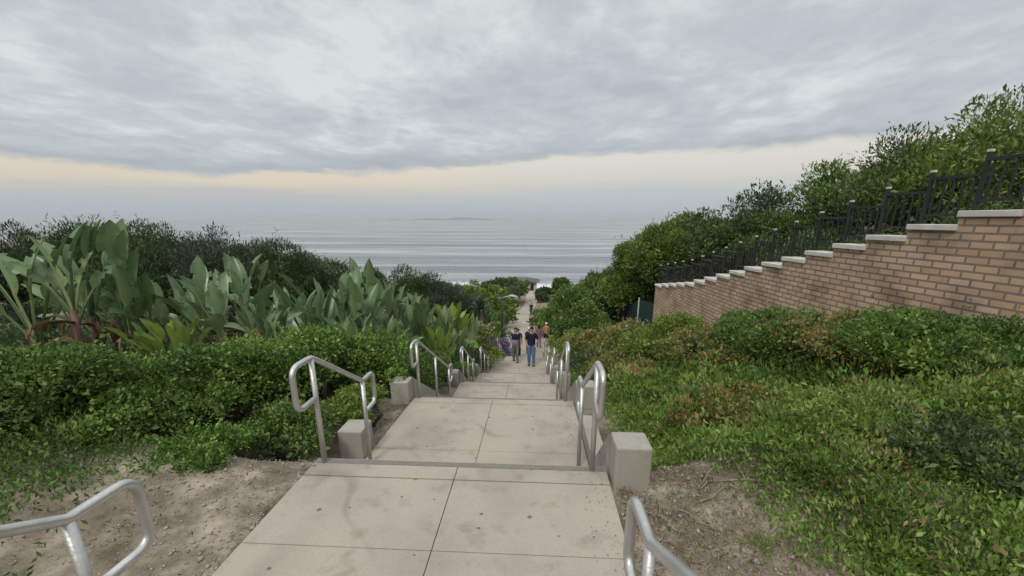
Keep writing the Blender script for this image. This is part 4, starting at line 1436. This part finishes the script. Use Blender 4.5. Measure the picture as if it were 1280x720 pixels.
person(664, 457, 17.3, 1.76, 1, 'man in a navy shirt and blue jeans walking up, closest to the camera', 'navy', 'jeans', 'hair_dark', arms='back', stride=.06, sleeves=.55)
person(644.5, 454, 18.0, 1.60, 1, 'woman in a dark vest, lavender top and grey trousers walking beside the man in navy', 'lavender', 'grey_cloth', 'hair_dark', stride=.16, long_hair=True, vest='black_cloth', sleeves=1.0)
person(647.5, 440, 23.6, 1.72, 1, 'person in black with dark hair just behind the woman in the dark vest', 'black_cloth', 'black_cloth', 'hair_dark', stride=.1)
person(661, 437, 25.0, 1.70, 1, 'person in black with a white cap, partly hidden behind the man in navy', 'black_cloth', 'grey_cloth', 'hair_dark', cap='cap_cloth', stride=.1)
person(673.5, 432, 28.3, 1.66, -1, 'person in mauve clothes walking downhill left of the one in orange', 'mauve', 'mauve', 'hair_dark', stride=.1, long_hair=True)
person(682.3, 431, 29.5, 1.74, -1, 'person in an orange top, black shorts and white cap walking downhill', 'orange', 'black_cloth', 'hair_white', shorts=True, cap='cap_cloth', stride=.12)
person(664, 391, 55.5, 1.75, 1, 'small distant figure in black on the far path', 'black_cloth', 'black_cloth', 'hair_dark', stride=.15)
person(662.5, 382, 63, 1.7, 1, 'tiny distant figure in pale clothes beyond the black one on the far path', 'pale_cloth', 'pale_cloth', 'hair_dark', stride=.1)
person(641.5, 398, 46.0, 1.7, 1, 'distant person in a dark jacket and pale trousers at the left edge of the ramp', 'black_cloth', 'pale_cloth', 'hair_dark', stride=.08, sleeves=1.0)


# ------------------------------------------------------------------ sea
def sea():
    ys = np.concatenate([np.arange(112, 200, 1.0), np.geomspace(201, 90000, 120)])
    xs = np.concatenate([-np.geomspace(90000, 60, 60), np.arange(-58, 60, 2.0), np.geomspace(60, 90000, 60)])
    X, Y = np.meshgrid(xs, ys)
    # breaking swell lines close to the shore
    sh = 122 + 1.5 * np.sin(X * .05) + .8 * np.sin(X * .13 + 1)
    z = SEA + .0 * X
    for d0, a, w in ((8, .35, 2.2), (26, .55, 3.5), (52, .45, 5)):
        z = z + a * np.exp(-((Y - sh - d0 - 2 * np.sin(X * .03 + d0)) / w) ** 2) * (.7 + .3 * np.sin(X * .04 + d0))
    V = np.stack([X.ravel(), Y.ravel(), z.ravel()], 1)
    nx = len(xs); i, j = np.meshgrid(np.arange(nx - 1), np.arange(len(ys) - 1)); a = (j * nx + i).ravel()
    m, nt, b = newmat('sea_water')
    L = nt.links.new
    g = N(nt, 'ShaderNodeNewGeometry')
    b.inputs['Roughness'].default_value = .2
    b.inputs['Specular IOR Level'].default_value = .6
    hsum = None
    for sx, sy, sc_, st in ((.012, .06, 1, 1.2), (.0022, .014, 1, 4.0), (.0004, .003, 1, 14.0), (.07, .3, 1, .28)):
        mp = N(nt, 'ShaderNodeMapping'); L(g.outputs['Position'], mp.inputs['Vector']); mp.inputs['Scale'].default_value = (sx, sy, 0)
        n = N(nt, 'ShaderNodeTexNoise', i_Scale=1.0, i_Detail=4.0, i_Roughness=.55); L(mp.outputs[0], n.inputs['Vector'])
        mu = N(nt, 'ShaderNodeMath', operation='MULTIPLY'); L(n.outputs[0], mu.inputs[0]); mu.inputs[1].default_value = st
        if hsum is None: hsum = mu.outputs[0]
        else:
            ad = N(nt, 'ShaderNodeMath', operation='ADD'); L(hsum, ad.inputs[0]); L(mu.outputs[0], ad.inputs[1]); hsum = ad.outputs[0]
    bp = N(nt, 'ShaderNodeBump', i_Strength=1.0, i_Distance=1.0); L(hsum, bp.inputs['Height']); L(bp.outputs[0], b.inputs['Normal'])
    # water colour with swell light and shade painted as streaks, foam near the shore
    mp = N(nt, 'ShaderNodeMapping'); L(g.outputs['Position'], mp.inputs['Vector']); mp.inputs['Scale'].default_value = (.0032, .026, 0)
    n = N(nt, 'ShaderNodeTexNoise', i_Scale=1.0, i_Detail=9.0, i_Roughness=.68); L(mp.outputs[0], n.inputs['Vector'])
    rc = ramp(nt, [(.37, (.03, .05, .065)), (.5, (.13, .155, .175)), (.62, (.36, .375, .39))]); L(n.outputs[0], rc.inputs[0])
    sp = N(nt, 'ShaderNodeSeparateXYZ'); L(g.outputs['Position'], sp.inputs[0])
    mp2 = N(nt, 'ShaderNodeMapping'); L(g.outputs['Position'], mp2.inputs['Vector']); mp2.inputs['Scale'].default_value = (.05, .22, 0)
    nf = N(nt, 'ShaderNodeTexNoise', i_Scale=1.0, i_Detail=6.0, i_Roughness=.7); L(mp2.outputs[0], nf.inputs['Vector'])
    ya = N(nt, 'ShaderNodeMath', operation='MULTIPLY_ADD'); L(nf.outputs[0], ya.inputs[0]); ya.inputs[1].default_value = 34.0; L(sp.outputs[1], ya.inputs[2])
    rf = ramp(nt, [(.0, (.9, .9, .9)), (.42, (.8, .8, .8)), (.48, (0, 0, 0)), (.62, (0, 0, 0)), (.63, (.35, .35, .35)), (.645, (0, 0, 0))])
    dv = N(nt, 'ShaderNodeMapRange'); L(ya.outputs[0], dv.inputs[0]); dv.inputs[1].default_value = 110; dv.inputs[2].default_value = 190
    L(dv.outputs[0], rf.inputs[0])
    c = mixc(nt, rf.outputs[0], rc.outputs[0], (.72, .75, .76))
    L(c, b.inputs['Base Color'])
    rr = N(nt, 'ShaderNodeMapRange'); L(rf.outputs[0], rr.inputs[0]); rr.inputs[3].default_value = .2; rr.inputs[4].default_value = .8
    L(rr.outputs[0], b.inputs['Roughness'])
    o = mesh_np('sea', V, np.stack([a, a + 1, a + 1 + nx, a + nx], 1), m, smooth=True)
    tag(o, kind='structure')


sea()


# distant islands on the horizon
def island(px0, px1, prof_, Y, name='island'):
    n = len(prof_)
    V = []; Fs = []
    for i, hgt in enumerate(prof_):
        px = px0 + (px1 - px0) * i / (n - 1)
        x = float(at(px, 275, Y)[0])
        V += [(x, Y - 1500 * (hgt > 0), SEA - 5), (x, Y, SEA + hgt * 1.35), (x, Y + 2500, SEA - 5)]
    for i in range(n - 1):
        a = i * 3
        Fs += [(a, a + 3, a + 4, a + 1), (a + 1, a + 4, a + 5, a + 2)]
    o = mesh_np(name, np.array(V), np.array(Fs), M['rock'], smooth=True)
    tag(o, kind='structure')


M['rock'] = noise_mat('island_rock', (.08, .09, .07), (.14, .14, .11), .002, rough=.95, bump=0)
r = np.random.default_rng(2)
island(484, 502, [0, 90, 170, 120, 150, 60, 0], 76000)
island(509, 560, [0, 90, 150, 190, 160, 230, 200, 260, 220, 260, 200, 120, 0], 77000)
island(556, 624, [0, 160, 260, 340, 300, 380, 330, 350, 280, 300, 230, 200, 130, 110, 50, 0], 78000)

# ------------------------------------------------------------------ haze
hz = MB(); hz.box(-95000, 95000, -400, 92000, -30, 420)
hm = bpy.data.materials.new('haze_air'); hm.use_nodes = True
nt = hm.node_tree; nt.nodes.clear()
out = nt.nodes.new('ShaderNodeOutputMaterial'); pv = nt.nodes.new('ShaderNodeVolumePrincipled')
pv.inputs['Color'].default_value = (.86, .90, .95, 1)
pv.inputs['Density'].default_value = 1.6e-5
pv.inputs['Anisotropy'].default_value = .2
nt.links.new(pv.outputs[0], out.inputs['Volume'])
ho = hz.build('haze', hm); tag(ho, kind='stuff')

# ------------------------------------------------------------------ sky and sun
w = bpy.data.worlds.new('World'); sc.world = w; w.use_nodes = True
nt = w.node_tree; L = nt.links.new
bg = nt.nodes['Background']; bg.inputs['Strength'].default_value = .1
SE, SR = R(48), R(200)
sky = N(nt, 'ShaderNodeTexSky', sky_type='NISHITA'); sky.sun_disc = False; sky.sun_elevation = SE; sky.sun_rotation = SR
tc = N(nt, 'ShaderNodeTexCoord'); gen = tc.outputs['Generated']
sp = N(nt, 'ShaderNodeSeparateXYZ'); L(gen, sp.inputs[0])


def math_(op, a, b=None, c=None):
    n = nt.nodes.new('ShaderNodeMath'); n.operation = op
    for i, v in enumerate((a, b, c)):
        if v is None: continue
        if isinstance(v, (int, float)): n.inputs[i].default_value = v
        else: L(v, n.inputs[i])
    return n.outputs[0]


def mr(v, a, b, c=0.0, d=1.0, smooth=True):
    n = nt.nodes.new('ShaderNodeMapRange'); n.interpolation_type = 'SMOOTHSTEP' if smooth else 'LINEAR'
    L(v, n.inputs[0]); n.inputs[1].default_value = a; n.inputs[2].default_value = b; n.inputs[3].default_value = c; n.inputs[4].default_value = d
    return n.outputs[0]


zz = sp.outputs[2]
den = math_('ADD', math_('MAXIMUM', zz, 0.0), .07)
u = math_('DIVIDE', sp.outputs[0], den); v = math_('DIVIDE', sp.outputs[1], den)
cb = N(nt, 'ShaderNodeCombineXYZ'); L(u, cb.inputs[0]); L(v, cb.inputs[1])


def wnoise(vec, scale, det, rough, dist=0.0, mapscale=None, loc=(0, 0, 0)):
    mp = N(nt, 'ShaderNodeMapping'); L(vec, mp.inputs['Vector']); mp.inputs['Scale'].default_value = mapscale or (1, 1, 1); mp.inputs['Location'].default_value = loc
    n = N(nt, 'ShaderNodeTexNoise', i_Scale=scale, i_Detail=det, i_Roughness=rough, i_Distortion=dist); L(mp.outputs[0], n.inputs['Vector'])
    return n.outputs[0]


nA = wnoise(cb.outputs[0], .75, 8.0, .55, .6, (1, 1, 1), (3.1, 1.7, 0))
nB = wnoise(cb.outputs[0], 2.6, 6.0, .6, .4, (1, .8, 1), (8.1, 4.7, 0))
nC = wnoise(cb.outputs[0], 7.0, 6.0, .65, .5, (1, .7, 1), (2.1, 9.7, 0))
deck = math_('ADD', math_('ADD', math_('MULTIPLY', nA, .58), math_('MULTIPLY', nB, .32)), math_('MULTIPLY', math_('SUBTRACT', nC, .5), .22))
deck = math_('ADD', deck, .05)
rd = ramp(nt, [(.36, (4.75, 5.15, 5.5)), (.49, (5.8, 6.15, 6.35)), (.60, (7.4, 7.7, 7.75))]); L(deck, rd.inputs[0])
# deck lower edge: elevation threshold with slow wobble
nE = wnoise(gen, 3.0, 4.0, .5, .3, (1, 1, 5), (0, 0, 2))
nE2 = wnoise(gen, 14.0, 4.0, .6, .3, (1, 1, 3), (5, 1, 2))
thr = math_('ADD', math_('ADD', zz, math_('MULTIPLY', math_('SUBTRACT', nE, .5), .07)), math_('MULTIPLY', math_('SUBTRACT', nE2, .5), .03))
xt = nt.nodes.new('ShaderNodeClamp'); L(sp.outputs[0], xt.inputs[0]); xt.inputs[1].default_value = -.40; xt.inputs[2].default_value = .05
thr = math_('ADD', thr, math_('MULTIPLY', xt.outputs[0], -.10))
fdeck = mr(thr, .119, .138)
# darker belly just above the edge
belly = mr(thr, .13, .19, 1.0, 0.0)
dk = mixc(nt, math_('MULTIPLY', belly, .7), rd.outputs[0], (3.7, 4.1, 4.5))
# clear strip between deck and horizon: peach over grey blue, with wisps
nS = wnoise(gen, 3.0, 5.0, .6, .2, (1, 1, 22), (2, 0, 0))
el = math_('ADD', zz, math_('MULTIPLY', math_('SUBTRACT', nS, .5), .035))
rs = ramp(nt, [(0.0, (4.4, 4.9, 5.3)), (.03, (4.6, 5.1, 5.5)), (.05, (5.3, 5.35, 5.25)), (.072, (7.3, 6.45, 5.2)), (.12, (8.2, 7.3, 6.0)), (.2, (6.1, 6.1, 6.0))]); L(el, rs.inputs[0])
rs2 = ramp(nt, [(0.0, (4.4, 4.9, 5.3)), (.03, (4.7, 5.2, 5.55)), (.058, (5.2, 5.6, 5.75)), (.085, (6.7, 6.4, 5.8)), (.13, (7.6, 7.2, 6.5)), (.2, (6.1, 6.1, 6.0))]); L(el, rs2.inputs[0])
side = mr(sp.outputs[0], -.4, .1)
cl = mixc(nt, fdeck, mixc(nt, side, rs.outputs[0], rs2.outputs[0]), dk)
zen = mr(zz, .46, .95, 1.0, 2.3)
bc = nt.nodes.new('ShaderNodeVectorMath'); bc.operation = 'SCALE'; L(cl, bc.inputs[0]); L(zen, bc.inputs['Scale'])
fin = mixc(nt, .94, sky.outputs[0], bc.outputs[0])
L(fin, bg.inputs['Color'])

sun = bpy.data.lights.new('sun', 'SUN'); sun.energy = 1.5; sun.angle = R(14); sun.color = (1, .95, .88)
so = bpy.data.objects.new('sun', sun); link(so)
# Nishita: sun_rotation measured from +Y clockwise
sdir = Vector((math.sin(SR) * math.cos(SE), math.cos(SR) * math.cos(SE), math.sin(SE)))
so.rotation_euler = sdir.to_track_quat('Z', 'Y').to_euler()
so.location = sdir * 50

vs = sc.view_settings
vs.view_transform = 'Standard'; vs.look = 'None'; vs.gamma = 1; vs.use_curve_mapping = False; vs.exposure = 0.0
sc.cycles.max_bounces = 6
sc.cycles.volume_bounces = 0
sc.cycles.transparent_max_bounces = 4
sc.cycles.use_denoising = True
